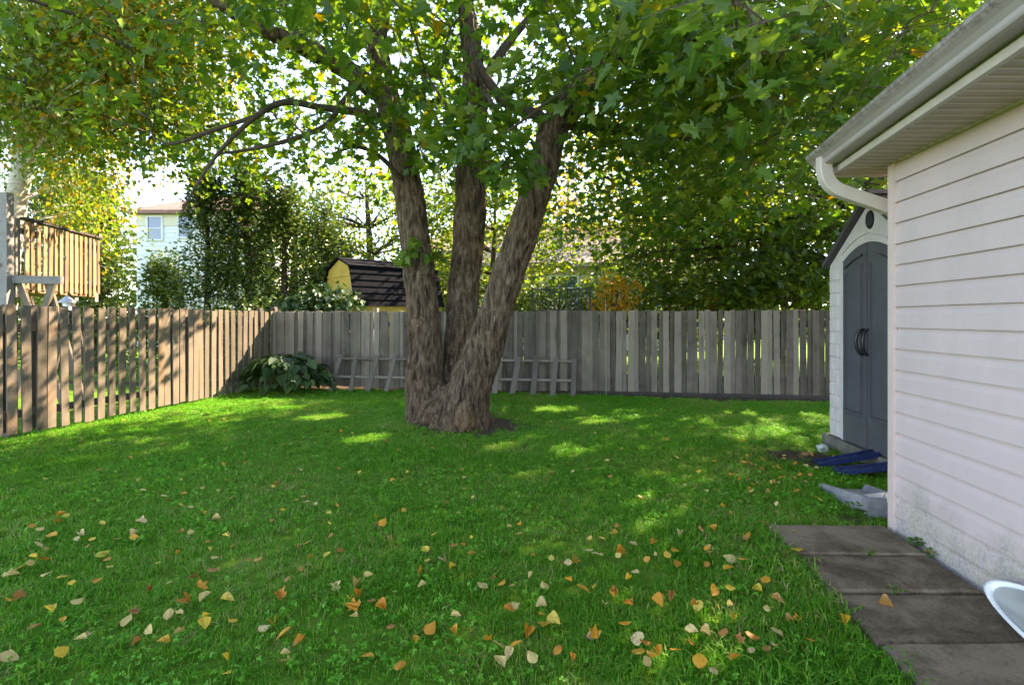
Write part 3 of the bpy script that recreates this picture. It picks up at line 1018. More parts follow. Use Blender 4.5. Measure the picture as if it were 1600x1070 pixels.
# roof: two slabs with overhang
for (ye, s) in ((YL, 1), (YR, -1)):
    mb = MB()
    slope = (ZA - ZE) / (YL - YC)
    yo = ye + s * 0.045
    zo = ZE - 0.045 * slope
    a = [Vector((sx(yo, 0.06), yo, zo + 0.01)), Vector((sx(YC, 0.06), YC, ZA + 0.012)), Vector((sx(YC, 0.06), YC, ZA + 0.062)), Vector((sx(yo, 0.06), yo, zo + 0.06))]
    mb.extrude(None, a, [p + Vector((DEPTH + 0.12, 0, 0)) for p in a])
    mb.build('roof', M['shed_roof'], shed)
mb = MB()
mb.bar(Vector((sx(YC, 0.065), YC, ZA + 0.07)), Vector((sx(YC) + DEPTH, YC, ZA + 0.07)), 0.14, 0.035)
mb.build('ridge_cap', M['shed_roof'], shed)
mb = MB()
a = [front(YL + 0.05, 0.0, 0.06), front(YR - 0.03, 0.0, 0.06), front(YR - 0.03, 0.118, 0.06), front(YL + 0.05, 0.118, 0.06)]
mb.extrude(None, a, [p + Vector((DEPTH + 0.1, 0, 0)) for p in a])
mb.build('base', M['shed_base'], shed)

# blue ramp planks, brick, stone by the shed
for i, (p0, p1, lab) in enumerate(((at(1277, 729, 4.66), Vector((3.17, 4.62, 0.135)), 'dark blue metal ramp plank leaning on the shed base, the farther of two'),
                                   (at(1304, 741, 4.43), Vector((3.12, 4.27, 0.125)), 'dark blue metal ramp plank leaning on the shed base, the nearer of two'))):
    p0.z = 0.03
    r = thing('ramp_plank', lab, 'ramp', p0, 'blue ramp planks in front of the shed')
    d = (p1 - p0).normalized()
    MB().bar(p0, p1, 0.10, 0.012).build('deck', M['blue_metal'], r)
    side = d.cross(Vector((0, 0, 1))).normalized()
    for s in (-1, 1):
        MB().bar(p0 + side * s * 0.0545, p1 + side * s * 0.0545, 0.009, 0.04).build('edge_rail', M['blue_metal'], r)
    for q in range(6):
        c = p0.lerp(p1, 0.12 + q * 0.15) + Vector((0, 0, 0.0085))
        MB().bar(c - side * 0.045, c + side * 0.045, 0.012, 0.006).build('tread', M['blue_metal'], r)
mb = MB()
mb.box((2.98, 4.46, 0.04), (0.20, 0.095, 0.06), Matrix.Rotation(0.3, 3, 'Z'), 0.96)
tag(mb.build('paving_brick', M['brick']), 'reddish brown brick lying between the two blue ramp planks', 'brick')


def lump(name, c, s, mat, seed=0, sub=2):
    import bmesh
    bm = bmesh.new()
    bmesh.ops.create_icosphere(bm, subdivisions=sub, radius=1.0)
    for v in bm.verts:
        k = 1 + 0.28 * mnoise.noise(v.co * 1.4 + Vector((seed, 0, 0))) + 0.1 * mnoise.noise(v.co * 4 + Vector((seed, 9, 0)))
        v.co = Vector((v.co.x * s[0] * k, v.co.y * s[1] * k, v.co.z * s[2] * k))
    me = bpy.data.meshes.new(name)
    bm.to_mesh(me); bm.free()
    me.materials.append(mat)
    me.polygons.foreach_set('use_smooth', [True] * len(me.polygons))
    return link(name, me, None, c)
tag(lump('stone', (3.06, 5.23, 0.02), (0.06, 0.05, 0.05), M['stone'], 3), 'pale stone in the grass by the far end of the shed base', 'stone')
tag(lump('stone', at(598, 672, 6.2) + Vector((0, 0, 0.02)), (0.035, 0.03, 0.028), M['stone'], 8), 'small white stone on the lawn just off the maple trunk', 'stone')

def weed(x, y, r, n, label, seed):
    rr = random.Random(seed)
    w = thing('weed', label, 'weed', (x, y, 0.0), 'weeds in the cracks of the walkway')
    V = []
    P_ = np.array([[x + r * 0.4 * rr.gauss(0, 1), y + r * 0.5 * rr.gauss(0, 1), 0.03 + r * rr.uniform(0.1, 0.9)] for q in range(n)])
    a_ = np.array([rr.uniform(0, 6.28) for q in range(n)])
    D_w = np.stack([np.cos(a_), np.sin(a_), np.array([rr.uniform(-0.1, 0.6) for q in range(n)])], 1)
    N_w = np.stack([0.4 * np.cos(a_), 0.4 * np.sin(a_), np.ones(n)], 1)
    S_w = np.array([r * rr.uniform(0.35, 0.7) for q in range(n)])
    lv = np_mesh('leaves', leaf_cloud(P_, D_w, N_w, S_w, T_OVAL) - np.array([x, y, 0]), F_OVAL, n, len(T_OVAL), M['weed_leaf'], np.array([rr.random() for q in range(n)]))
    tag(link('leaves', lv, w), kind='stuff')
    st_ = MB()
    for p in P_[::3]: st_.tube([(x, y, 0.01), (x * 0.4 + p[0] * 0.6, y * 0.4 + p[1] * 0.6, p[2] * 0.7), tuple(p)], 0.0015, 3, False)
    tag(st_.build('stems', M['weed_leaf'], w), kind='stuff')
for x_, y_, r_, n_, l_ in ((wall_x(2.98) - 0.045, 2.98, 0.055, 26, 'small green weed at the foot of the siding near the corner post'),
                           (wall_x(2.86) - 0.05, 2.86, 0.04, 16, 'tiny weed at the foot of the siding by the yellow leaf'),
                           (1.93, 2.865, 0.035, 14, 'tiny weed in the first joint of the walkway slabs'),
                           (1.78, 2.475, 0.04, 16, 'tiny weed in the second joint of the walkway slabs'),
                           (wall_x(3.32) - 0.12, 3.40, 0.08, 30, 'leafy weed in the bare earth beyond the end of the walkway')):
    weed(x_, y_, r_, n_, l_, int(y_ * 100))

# ------------------------------------------------------------------ fences
def picket_meshes(name, w, h, t, mat, n=5, top='flat'):
    out_ = []
    for i in range(n):
        rr = random.Random(i * 13 + int(w * 1000))
        V = []
        for (zf) in (0.0, 0.5, 1.0):
            dx = rr.uniform(-0.004, 0.004); dy = rr.uniform(-0.004, 0.004); dw = rr.uniform(-0.003, 0.003)
            z = zf * h
            V += [(-w / 2 + dx - dw, -t / 2 + dy, z), (w / 2 + dx + dw, -t / 2 + dy, z), (w / 2 + dx + dw, t / 2 + dy, z), (-w / 2 + dx - dw, t / 2 + dy, z)]
        k = rr.uniform(-0.006, 0.006)
        V[8] = (V[8][0], V[8][1], V[8][2] + k); V[9] = (V[9][0], V[9][1], V[9][2] - k)
        F = [(3, 2, 1, 0), (8, 9, 10, 11)]
        for a in range(2):
            for b in range(4):
                F.append((4 * a + b, 4 * a + (b + 1) % 4, 4 * (a + 1) + (b + 1) % 4, 4 * (a + 1) + b))
        me = bpy.data.meshes.new(name)
        me.from_pydata(V, [], F)
        me.materials.append(mat)
        out_.append(me)
    return out_


FH = 1.435
# left fence
lf = thing('picket_fence', 'brown spaced picket fence running along the side of the lawn by the birch', 'fence', FL0)
ld = (FL1 - FL0); lL = ld.length; ld.normalize()
lang = math.atan2(ld.y, ld.x)
lout = Vector((ld.y, -ld.x, 0))                           # to the lawn
lm = picket_meshes('picket', 0.098, FH - 0.045, 0.018, M['left_fence'], 6)
s = 0.06
i = 0
while s < lL - 0.02:
    p = FL0 + ld * s + lout * 0.030
    o = link('picket', lm[i % 6], lf, p - FL0 + Vector((0, 0, 0.045 + random.uniform(-0.012, 0.014))), (random.uniform(-0.006, 0.006), random.uniform(-0.012, 0.012), lang + random.uniform(-0.04, 0.04)))
    o.scale.x = random.uniform(0.86, 1.10)
    s += random.choice([0.148, 0.152, 0.156, 0.145, 0.150, 0.112])
    i += 1
s = 0.13
while s < lL - 0.05:                                      # boards on the neighbour's face
    p = FL0 + ld * s - lout * 0.075
    o = link('picket', lm[i % 6], lf, p - FL0 + Vector((0, 0, 0.06 + random.uniform(-0.012, 0.012))), (0, random.uniform(-0.012, 0.012), lang))
    o.scale.x = random.uniform(0.55, 0.95)
    s += random.uniform(0.27, 0.33); i += 1
for z in (0.26, 1.20):
    MB().bar(FL0 + Vector((0, 0, z)) - lout * 0.022, FL1 + Vector((0, 0, z)) - lout * 0.022 - ld * 0.06, 0.04, 0.085).build('rail', M['left_fence'], lf)
for q in range(4):
    p = FL0 + ld * (0.2 + q * (lL - 0.45) / 3) - lout * 0.088
    ht = 1.50 if q == 3 else 1.40
    MB().box(p + Vector((0, 0, ht / 2)), (0.088, 0.088, ht), Matrix.Rotation(lang, 3, 'Z')).build('post', M['left_fence'], lf)

# back fence
bf = thing('board_fence', 'grey weathered board fence across the far end of the lawn behind the maple', 'fence', FB0)
bd = (FB1 - FB0); bL = bd.length; bd.normalize()
bang = math.atan2(bd.y, bd.x)
bout = Vector((bd.y, -bd.x, 0))                           # to the camera
bmw = picket_meshes('board', 0.112, FH - 0.045, 0.018, M['back_fence'], 6)
bmn = picket_meshes('board', 0.090, FH - 0.04, 0.018, M['back_fence'], 6)
s = 0.03
i = 0
while s < bL:
    gap_zone = s > 6.2
    frontb = i % 2 == 0
    p = FB0 + bd * s + bout * (0.030 if frontb else 0.008)
    me = (bmw if frontb else bmn)[i // 2 % 6]
    o = link('board', me, bf, p - FB0 + Vector((0, 0, 0.045 + random.uniform(-0.012, 0.012))), (0, random.uniform(-0.010, 0.010), bang + random.uniform(-0.02, 0.02)))
    o.scale.x = random.uniform(0.88, 1.1) if not gap_zone else random.uniform(0.82, 0.98)
    s += random.uniform(0.089, 0.101) if not gap_zone else random.choice([0.092, 0.097, 0.100, 0.106])
    i += 1
for z in (0.30, 1.20):
    MB().bar(FB0 + Vector((0, 0, z)) - bout * 0.024, FB1 + Vector((0, 0, z)) - bout * 0.024, 0.04, 0.085).build('rail', M['back_fence'], bf)
for (px_, ht) in ((400, 1.53), (424, 1.50), (584, 1.50), (760, 1.42), (1000, 1.43), (1200, 1.42)):
    # along the fence where that post shows
    k_ = (px_ - 800) / F_PX
    t = (k_ * FB0.y - FB0.x) / (bd.x - k_ * bd.y)
    if px_ == 400: t = -0.03
    p = FB0 + bd * max(t, -0.1) - bout * 0.092
    MB().box(p + Vector((0, 0, ht / 2)), (0.09, 0.09, ht), Matrix.Rotation(bang, 3, 'Z')).build('post', M['back_fence'], bf)

# two old fence panels leaning against the board fence
def leaning_panel(x0, x1, label, npk):
    f = lambda x: FB0 + bd * ((x - FB0.x) / bd.x)
    a, b = f(x0) + bout * 0.42, f(x1) + bout * 0.42
    root = thing('leaning_panel', label, 'fence panel', a, 'old fence panels leaning on the board fence')
    u = (b - a).normalized()
    lean = Vector((-bout.x * 0.26, -bout.y * 0.26, 0.62))
    ln = lean.normalized()
    nrm = u.cross(ln).normalized()
    if nrm.dot(bout) < 0: nrm = -nrm
    W = (b - a).length
    for fr in (0.42, 0.93):
        q = a + ln * 0.67 * fr
        MB().bar(q, q + u * W, 0.03, 0.045, ln).build('rail', M['panel_wood'], root)
    for i in range(npk):
        c = a + u * (0.05 + (W - 0.1) * i / (npk - 1))
        w = random.choice([0.075, 0.085, 0.09, 0.13])
        sk = random.uniform(-0.05, 0.05)
        MB().bar(c + nrm * 0.026 - u * sk * 0.5, c + nrm * 0.026 + ln * (0.68 + random.uniform(-0.02, 0.03)) + u * (0.035 + sk * 0.7), w, 0.018, nrm).build('picket', M['panel_wood'], root)
    return root
leaning_panel(-3.20, -1.05, 'old grey fence panel with slanting pickets leaning behind the maple beside the leafy bush', 7)
leaning_panel(-0.95, 1.12, 'old grey fence panel with slanting pickets leaning between the maple and the thin stake', 7)

# low timber and thin stake at the foot of the board fence
mb = MB()
f = lambda x: FB0 + bd * ((x - FB0.x) / bd.x)
mb.bar(f(1.2) + bout * 0.06 + Vector((0, 0, 0.03)), f(5.1) + bout * 0.06 + Vector((0, 0, 0.03)), 0.05, 0.06)
tag(mb.build('edging_board', M['dark_wood']), 'dark low edging board along the foot of the board fence near the shed', 'edging')
mb = MB()
sp = f(1.62) + bout * 0.10
mb.tube([sp, sp + Vector((0.0, 0, 0.8)), sp + Vector((-0.012, 0.0, 1.64))], [0.008, 0.008, 0.007], 7)
tag(mb.build('garden_stake', M['bamboo']), 'thin pale wooden stake standing upright against the board fence', 'stake')

# ------------------------------------------------------------------ the maple
maple = thing('maple_tree', 'large three-stemmed maple tree with furrowed bark in the middle of the lawn', 'tree', TREE)


def limb(pts):
    P = [at(a, b, c) for a, b, c, r in pts]
    Rr = [r * 0.94 * c / F_PX for a, b, c, r in pts]
    P2 = smooth_path(P, 6)
    n = len(P2)
    R2 = []
    for i in range(n):
        t = i / 6
        k = min(int(t), len(Rr) - 2) if i < n - 1 else len(Rr) - 2
        R2.append(Rr[k] + (Rr[k + 1] - Rr[k]) * (t - k))
    return P2, R2

LIMBS = {
    'left': [(672, 668, 6.55, 46), (667, 640, 6.58, 36), (664, 600, 6.6, 31), (662, 500, 6.65, 27), (652, 400, 6.7, 26), (640, 300, 6.75, 24), (622, 210, 6.8, 23), (602, 140, 6.85, 20), (591, 70, 6.9, 15), (597, 0, 7.0, 13), (610, -150, 7.2, 11), (640, -400, 7.5, 7)],
    'leftlimb': [(604, 160, 6.85, 13), (560, 122, 6.6, 16), (500, 86, 6.3, 15), (430, 55, 6.0, 13), (350, 10, 5.7, 10), (270, -60, 5.5, 7)],
    'middle': [(708, 655, 6.75, 40), (713, 610, 6.85, 30), (716, 560, 6.95, 27), (724, 450, 7.0, 26), (733, 350, 7.05, 26), (736, 270, 7.1, 24), (742, 150, 7.2, 20), (735, 60, 7.3, 16), (720, -50, 7.5, 13), (700, -300, 7.9, 8)],
    'right': [(722, 676, 6.22, 50), (727, 640, 6.2, 41), (735, 600, 6.15, 35), (754, 550, 6.15, 30), (784, 460, 6.1, 27), (818, 360, 6.05, 26), (847, 270, 6.0, 25), (868, 195, 6.0, 24), (920, 135, 5.95, 23), (962, 80, 5.9, 20), (1005, 45, 5.8, 17), (1080, -20, 5.7, 14), (1200, -120, 5.6, 9)],
}
mb = MB()
skeleton = []
for k, pts in LIMBS.items():
    P2, R2 = limb(pts)
    mb.tube(P2, R2, 18, True, 0.14, seed=len(k))
    skeleton += P2
# root flare
for a in np.linspace(0, 2 * math.pi, 9)[:-1]:
    dr = Vector((math.cos(a + 0.3), math.sin(a + 0.3), 0))
    c = TREE + Vector((0.02, -0.05, 0))
    L = random.uniform(0.36, 0.50)
    mb.tube([c + dr * 0.10 + Vector((0, 0, 0.45)), c + dr * 0.24 + Vector((0, 0, 0.20)), c + dr * 0.38 + Vector((0, 0, 0.06)), c + dr * (L + 0.1) + Vector((0, 0, -0.06))], [0.13, 0.13, 0.10, 0.05], 10)
# union and bark furrows
tmp_me = mb.mesh('trunk_raw', None)
tmp = bpy.data.objects.new('trunk_raw', tmp_me)
COL.objects.link(tmp)
rm = tmp.modifiers.new('remesh', 'REMESH')
rm.mode = 'VOXEL'
rm.voxel_size = 0.015
sm = tmp.modifiers.new('smooth', 'SMOOTH')
sm.iterations = 4
dg = bpy.context.evaluated_depsgraph_get()
tme = bpy.data.meshes.new_from_object(tmp.evaluated_get(dg))
bpy.data.objects.remove(tmp)
nvt = len(tme.vertices)
co = np.empty(nvt * 3, np.float32); tme.vertices.foreach_get('co', co); co = co.reshape(-1, 3)
no = np.empty(nvt * 3, np.float32); tme.vertices.foreach_get('normal', no); no = no.reshape(-1, 3)
disp = np.empty(nvt, np.float32)
for i in range(nvt):
    x, y, z = co[i]
    q = Vector((x * 22, y * 22, z * 4.2))
    w = mnoise.noise(Vector((x * 2, y * 2, z * 2))) * 1.2
    r1 = 1 - abs(mnoise.noise(q + Vector((w, w, 0)))) * 2.4
    r2 = mnoise.noise(Vector((x * 26, y * 26, z * 7)))
    disp[i] = -0.012 * (0.4 - r1) + 0.010 * r2 + 0.006 * mnoise.noise(Vector((x * 48, y * 48, z * 16)))
co = co + no * disp[:, None] - np.array([TREE.x, TREE.y, TREE.z], np.float32)
tme.vertices.foreach_set('co', co.ravel())
tme.materials.clear()
tme.materials.append(M['bark'])
tme.polygons.foreach_set('use_smooth', np.ones(len(tme.polygons), dtype=bool))
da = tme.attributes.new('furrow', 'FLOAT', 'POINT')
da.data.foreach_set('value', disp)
tme.name = 'trunk'
tme.update()
trunk = link('trunk', tme, maple)
# pale scar with a burl at the foot of the front stem
import bmesh


def scar(c, sx_, sy_, sz_, seed):
    bm = bmesh.new()
    bmesh.ops.create_icosphere(bm, subdivisions=4, radius=1.0)
    for v in bm.verts:
        k = 1 + 0.35 * mnoise.noise(Vector((v.co.x * 3.5, v.co.y * 3.5, v.co.z * 1.2)) + Vector((seed, 0, 0))) + 0.16 * mnoise.noise(v.co * 6 + Vector((0, seed, 0)))
        v.co = Vector((v.co.x * sx_ * k, v.co.y * sy_ * k, v.co.z * sz_ * k)) + Vector(c) - TREE
    me = bpy.data.meshes.new('burl_scar')
    bm.to_mesh(me); bm.free()
    me.materials.append(M['scar_wood'])
    me.polygons.foreach_set('use_smooth', [True] * len(me.polygons))
    return me
o = link('burl_scar', scar(at(726, 652, 5.90), 0.10, 0.09, 0.17, 4), maple)
o['label'] = 'pale scarred burl at the foot of the front stem'
# thinner limbs
THIN = [
    [(612, 190, 6.8, 9), (560, 176, 6.6, 7), (500, 168, 6.4, 6), (445, 160, 6.2, 5.5), (400, 182, 6.1, 4.6), (345, 235, 6.0, 3.2), (310, 285, 5.9, 2.4), (285, 330, 5.9, 1.6)],
    [(566, 126, 6.6, 6), (535, 160, 6.5, 5), (510, 195, 6.4, 4.5), (465, 215, 6.3, 4), (400, 232, 6.3, 3), (345, 240, 6.2, 2)],
    [(400, 182, 6.1, 4), (330, 205, 6.0, 3.5), (270, 225, 6.0, 2.5), (240, 215, 6.0, 1.5)],
    [(960, 92, 5.9, 14), (970, 50, 6.0, 11), (955, 0, 6.2, 9), (940, -100, 6.4, 6)],
    [(858, 200, 6.05, 13), (838, 180, 6.1, 10), (800, 168, 6.2, 9), (765, 130, 6.3, 8), (740, 80, 6.4, 6), (735, 20, 6.4, 5)],
    [(500, 86, 6.3, 7), (470, 60, 6.3, 6), (440, 0, 6.4, 5), (420, -80, 6.5, 4)],
    [(640, 300, 6.7, 5), (600, 250, 6.4, 4), (560, 230, 6.1, 3), (520, 240, 5.8, 2)],
    [(1005, 45, 5.8, 9), (1080, 60, 5.4, 7), (1160, 40, 4.9, 5), (1260, 30, 4.4, 3)],
    [(1080, -20, 5.7, 9), (1180, 60, 5.8, 7), (1280, 120, 5.9, 5), (1380, 160, 6.0, 3)],
    [(742, 150, 7.2, 9), (800, 60, 7.6, 7), (880, -20, 8.0, 5), (960, -60, 8.4, 3)],
    [(868, 195, 6.0, 9), (940, 200, 6.6, 7), (1040, 210, 7.1, 5), (1120, 230, 7.5, 3)],
    [(736, 200, 7.1, 7), (745, 160, 6.4, 6), (760, 150, 5.6, 4), (770, 165, 4.9, 3)],
    [(597, 0, 7.0, 8), (520, -60, 7.4, 7), (420, -120, 7.8, 5), (300, -180, 8.2, 3)],
]
for pts in THIN:
    P2, R2 = limb(pts)
    skeleton += P2
    MB().tube(P2, R2, 9, True, 0.1).build('branch', M['twig'], maple, True)
SK = np.array([[p.x, p.y, p.z] for p in skeleton])


def crown_radius(z):
    zs = [2.3, 2.8, 3.6, 4.6, 6.0, 7.5, 9.0, 10.3]
    rs = [2.0, 4.6, 5.6, 5.9, 5.7, 4.9, 3.4, 0.8]
    return np.interp(z, zs, rs)


SPOTS = [(60, 683), (105, 672), (150, 662), (205, 652), (250, 643), (300, 636), (345, 628), (395, 622), (180, 640), (440, 640), (560, 690), (790, 700), (830, 690), (920, 655), (950, 662), (985, 650), (1040, 648), (1090, 655), (1150, 645), (1200, 655), (1255, 648), (1180, 678), (1120, 640), (1010, 668), (870, 640), (1290, 660), (500, 655), (900, 700)]
SPOT_P = np.array([[(a - 800) / F_PX * (CAM_H * F_PX / (b - HOR)), CAM_H * F_PX / (b - HOR), 0.0] for a, b in SPOTS])
SPOT_R = np.random.default_rng(3).uniform(0.13, 0.30, len(SPOTS))


def shaded(P):
    """False for leaves that stand in the gaps of the canopy through which the sun reaches the lawn."""
    ok = np.ones(len(P), bool)
    d = np.array(SUN_DIR)
    for o, r in zip(SPOT_P, SPOT_R):
        q = P - o
        t = q @ d
        ok &= np.linalg.norm(q - t[:, None] * d, axis=1) > r
    return ok


def spray_leaves(C, per, rad, size, rng, droop=0.35, flat=0.3, tilt=0.55):
    """Leaves of leafy sprays around the centres C: positions, directions, normals, sizes."""
    n = len(C) * per
    c = np.repeat(C, per, axis=0)
    a = rng.uniform(0, 2 * math.pi, n)
    r = rad * np.sqrt(rng.uniform(0.02, 1, n))
    off = np.stack([r * np.cos(a), r * np.sin(a), -droop * r ** 2 / rad + rng.normal(0, flat * rad, n)], 1)
    P = c + off
    d = np.stack([np.cos(a), np.sin(a), np.full(n, -0.35)], 1) + rng.normal(0, 0.55, (n, 3))
    nn_ = np.stack([0.35 * np.cos(a), 0.35 * np.sin(a), np.full(n, 1.0)], 1) + rng.normal(0, tilt, (n, 3))
    s = size * rng.uniform(0.55, 1.15, n)
    return P, d, nn_, s

# spray centres through the crown
cand = []
TCX, TCY = -0.1, 6.6
while len(cand) < 960:
    z = RNG.uniform(2.5, 10.2)
    Rm = crown_radius(z)
    a = RNG.uniform(0, 2 * math.pi)
    r = Rm * math.sqrt(RNG.uniform(0.03, 1))
    x, y = TCX + r * math.cos(a), TCY + r * math.sin(a) * 0.92
    if z > 6.8 and RNG.uniform() < 0.45: continue
    if y > 0.2:
        px_, py_ = 800 + F_PX * x / y, HOR - F_PX * (z - CAM_H) / y
    else:
        continue
    if y < 2.6: continue
    if y > 8.8 and x < 3 and RNG.uniform() < 0.6: continue
    if y < 5.2 and z > 4.4 and RNG.uniform() < 0.7: continue
    # low skirt: hangs lower over the lawn by the house than on the birch side
    low = 3.55 if x < -1.2 else (3.2 if x < 0.9 else 2.75)
    if z < low: continue
    # keep the view to the stems open below the first forks
    if px_ < 320 and py_ < 170 and RNG.uniform() < 0.75: continue
    if 590 < px_ < 900 and py_ > 170 and y < 6.9: continue
    if 420 < px_ < 620 and 20 < py_ < 120 and RNG.uniform() < 0.8: continue
    if 180 < px_ < 640 and 215 < py_ < 330 and RNG.uniform() < 0.6: continue
    if 1250 < px_ < 1700 and py_ > 140 and y < 4.2: continue
    cand.append((x, y, z))
C_m = np.array(cand)
# the low pale-green spray that hangs in front of the stems, and smaller ones by the forks
extra = [at(px, py, d) for px, py, d in [(700, 170, 4.9), (740, 190, 4.7), (770, 215, 4.6), (790, 240, 4.55), (720, 230, 4.8), (690, 205, 5.0), (760, 165, 4.9), (800, 262, 4.6),
                                         (560, 205, 5.6), (600, 190, 5.9), (650, 130, 6.0), (620, 120, 6.2), (670, 240, 6.4), (690, 90, 6.0), (820, 130, 5.6), (880, 120, 5.3), (930, 160, 5.6),
                                         (660, 395, 6.35), (1010, 110, 4.6), (1080, 90, 4.2), (1150, 60, 3.9), (1050, 40, 4.0), (1000, 60, 4.4), (1180, 130, 4.2), (1240, 60, 3.8), (1320, 40, 4.3), (1120, 150, 4.4), (1290, 150, 4.9), (1400, 60, 5.0)]]
C_x = np.array([[p.x, p.y, p.z] for p in extra])
P1, D1, N1, S1 = spray_leaves(C_m, 42, 0.62, 0.135, RNG)
P2_, D2, N2, S2 = spray_leaves(C_x, 34, 0.27, 0.15, RNG)
P = np.concatenate([P1, P2_]); D = np.concatenate([D1, D2]); N = np.concatenate([N1, N2]); S = np.concatenate([S1, S2])
# keep leaves out of the eave and the space right before the camera
keep = ~((P[:, 0] > 1.45) & (P[:, 1] < 3.75)) & ((P[:, 1] > 2.2)) & shaded(P)
P, D, N, S = P[keep], D[keep], N[keep], S[keep]
rnd = RNG.uniform(0, 1, len(P))
# the 300 leaves that show largest stay separate leaves
py = HOR - F_PX * (P[:, 2] - CAM_H) / P[:, 1]
px = 800 + F_PX * P[:, 0] / P[:, 1]
inview = (py > 5) & (py < 500) & (px > 10) & (px < 1590)
big = np.where(inview, S / P[:, 1], 0)
order = np.argsort(-big)[:300]
mask = np.ones(len(P), bool); mask[order] = False
V = leaf_cloud(P[mask], D[mask], N[mask], S[mask], T_MAPLE) - np.array(TREE)
me = np_mesh('crown', V, F_MAPLE, mask.sum(), len(T_MAPLE), M['maple_leaf'], rnd[mask])
tag(link('crown', me, maple), kind='stuff')
leaf_vars = []
for q in range(6):
    t = T_MAPLE3.copy()
    t[:, 2] += RNG.normal(0, 0.03, len(t)) + RNG.uniform(-0.15, 0.15) * t[:, 1] ** 2
    me = bpy.data.meshes.new('leaf')
    me.from_pydata([tuple(v) for v in t], [], [tuple(f) for f in F_MAPLE3])
    me.materials.append(M['maple_leaf'])
    leaf_vars.append(me)
RL = frames(D[order], N[order])
for q, i in enumerate(order):
    o = bpy.data.objects.new('leaf', leaf_vars[q % 6])
    COL.objects.link(o)
    o.parent = maple
    o.matrix_local = Matrix.Translation(Vector(P[i]) - TREE) @ Matrix(RL[q].tolist()).to_4x4() @ Matrix.Scale(float(S[i]), 4)
# twigs that carry the sprays
mb = MB()
allC = np.concatenate([C_m, C_x])
near = np.array([np.linalg.norm(SK - c, axis=1).min() for c in allC])
NODES = [SK]
for c in allC[np.argsort(near)]:
    SKa = np.concatenate(NODES)
    dd = np.linalg.norm(SKa - c, axis=1) * np.where(np.arange(len(SKa)) < len(SK), 1.25, 1.0)
    j = int(np.argmin(dd))
    a, b = Vector(SKa[j]), Vector(c)
    L = (b - a).length
    if L > 3.0: continue
    m1 = a.lerp(b, 0.35) + Vector((random.uniform(-.13, .13), random.uniform(-.13, .13), random.uniform(-0.02, 0.12))) * L
    m2 = a.lerp(b, 0.72) + Vector((random.uniform(-.1, .1), random.uniform(-.1, .1), random.uniform(0, 0.1))) * L
    r0 = min(0.006 + 0.009 * L, 0.022)
    mb.tube([a, m1, m2, b], [r0, r0 * 0.75, r0 * 0.55, 0.004], 4, False)
    NODES.append(np.array([list(m1), list(m2), list(b)]))
    for t_ in range(3):
        e = b + Vector((random.uniform(-.4, .4), random.uniform(-.4, .4), random.uniform(-.15, .08)))
        mb.tube([m2.lerp(b, 0.7), e], [0.004, 0.0025], 3, False)
tag(mb.build('twigs', M['twig'], maple), kind='stuff')


# ------------------------------------------------------------------ trees and shrubs beyond the fences
def make_tree(name, label, cat, base, trunk_pts, radii, C, per, rad, size, mat, tmpl, group=None, barkm='twig', droop=0.3, flat=0.35, tilt=0.6, seg=9, twigs=True, hang=0.0):
    rng = np.random.default_rng(abs(hash(label)) % 1000 if False else len(label) * 7 + int(abs(base[0]) * 10))
    root = thing(name, label, cat, base, group)
    tp = smooth_path([Vector(p) for p in trunk_pts], 4)
    rr = [np.interp(i / (len(tp) - 1), np.linspace(0, 1, len(radii)), radii) for i in range(len(tp))]
    MB().tube(tp, rr, seg, True, 0.1).build('trunk', M[barkm], root, True)
    C = np.array(C)
    P, D, N, S = spray_leaves(C, per, rad, size, rng, droop, flat, tilt)
    if hang: D[:, 2] -= hang
    kp = shaded(P)
    P, D, N, S = P[kp], D[kp], N[kp], S[kp]
    V = leaf_cloud(P, D, N, S, tmpl[0]) - np.array(base)
    me = np_mesh('crown', V, tmpl[1], len(P), len(tmpl[0]), M[mat], rng.uniform(0, 1, len(P)))
    tag(link('crown', me, root), kind='stuff')
    if twigs:
        sk = np.array([[p.x, p.y, p.z] for p in tp])
        mb = MB()
        for c in C[::2]:
            k = sk.copy(); k[:, 2] += 0.5
            j = int(np.argmin(np.linalg.norm(k - c, axis=1)))
            a, b = Vector(sk[j]), Vector(c)
            L = (b - a).length
            mb.tube([a, a.lerp(b, 0.5) + Vector((0, 0, 0.08 * L)), b], [0.008 + 0.008 * L, 0.006 + 0.004 * L, 0.005], 4, False)
        tag(mb.build('limbs', M[barkm], root), kind='stuff')
    return root


def blob(c, r, n, rng, hollow=0.35, zmin=-1e9):
    out_ = []
    while len(out_) < n:
        v = rng.normal(0, 1, 3); v /= np.linalg.norm(v)
        q = np.array(c) + v * np.array(r) * rng.uniform(hollow, 1) ** (1 / 2.2)
        if q[2] > zmin: out_.append(q)
    return out_

rg = np.random.default_rng(21)
TM = (T_MAPLE, F_MAPLE); TO = (T_OVAL, F_OVAL); TD = (T_DIAM, F_DIAM); TS = (T_SPRAY, F_SPRAY)
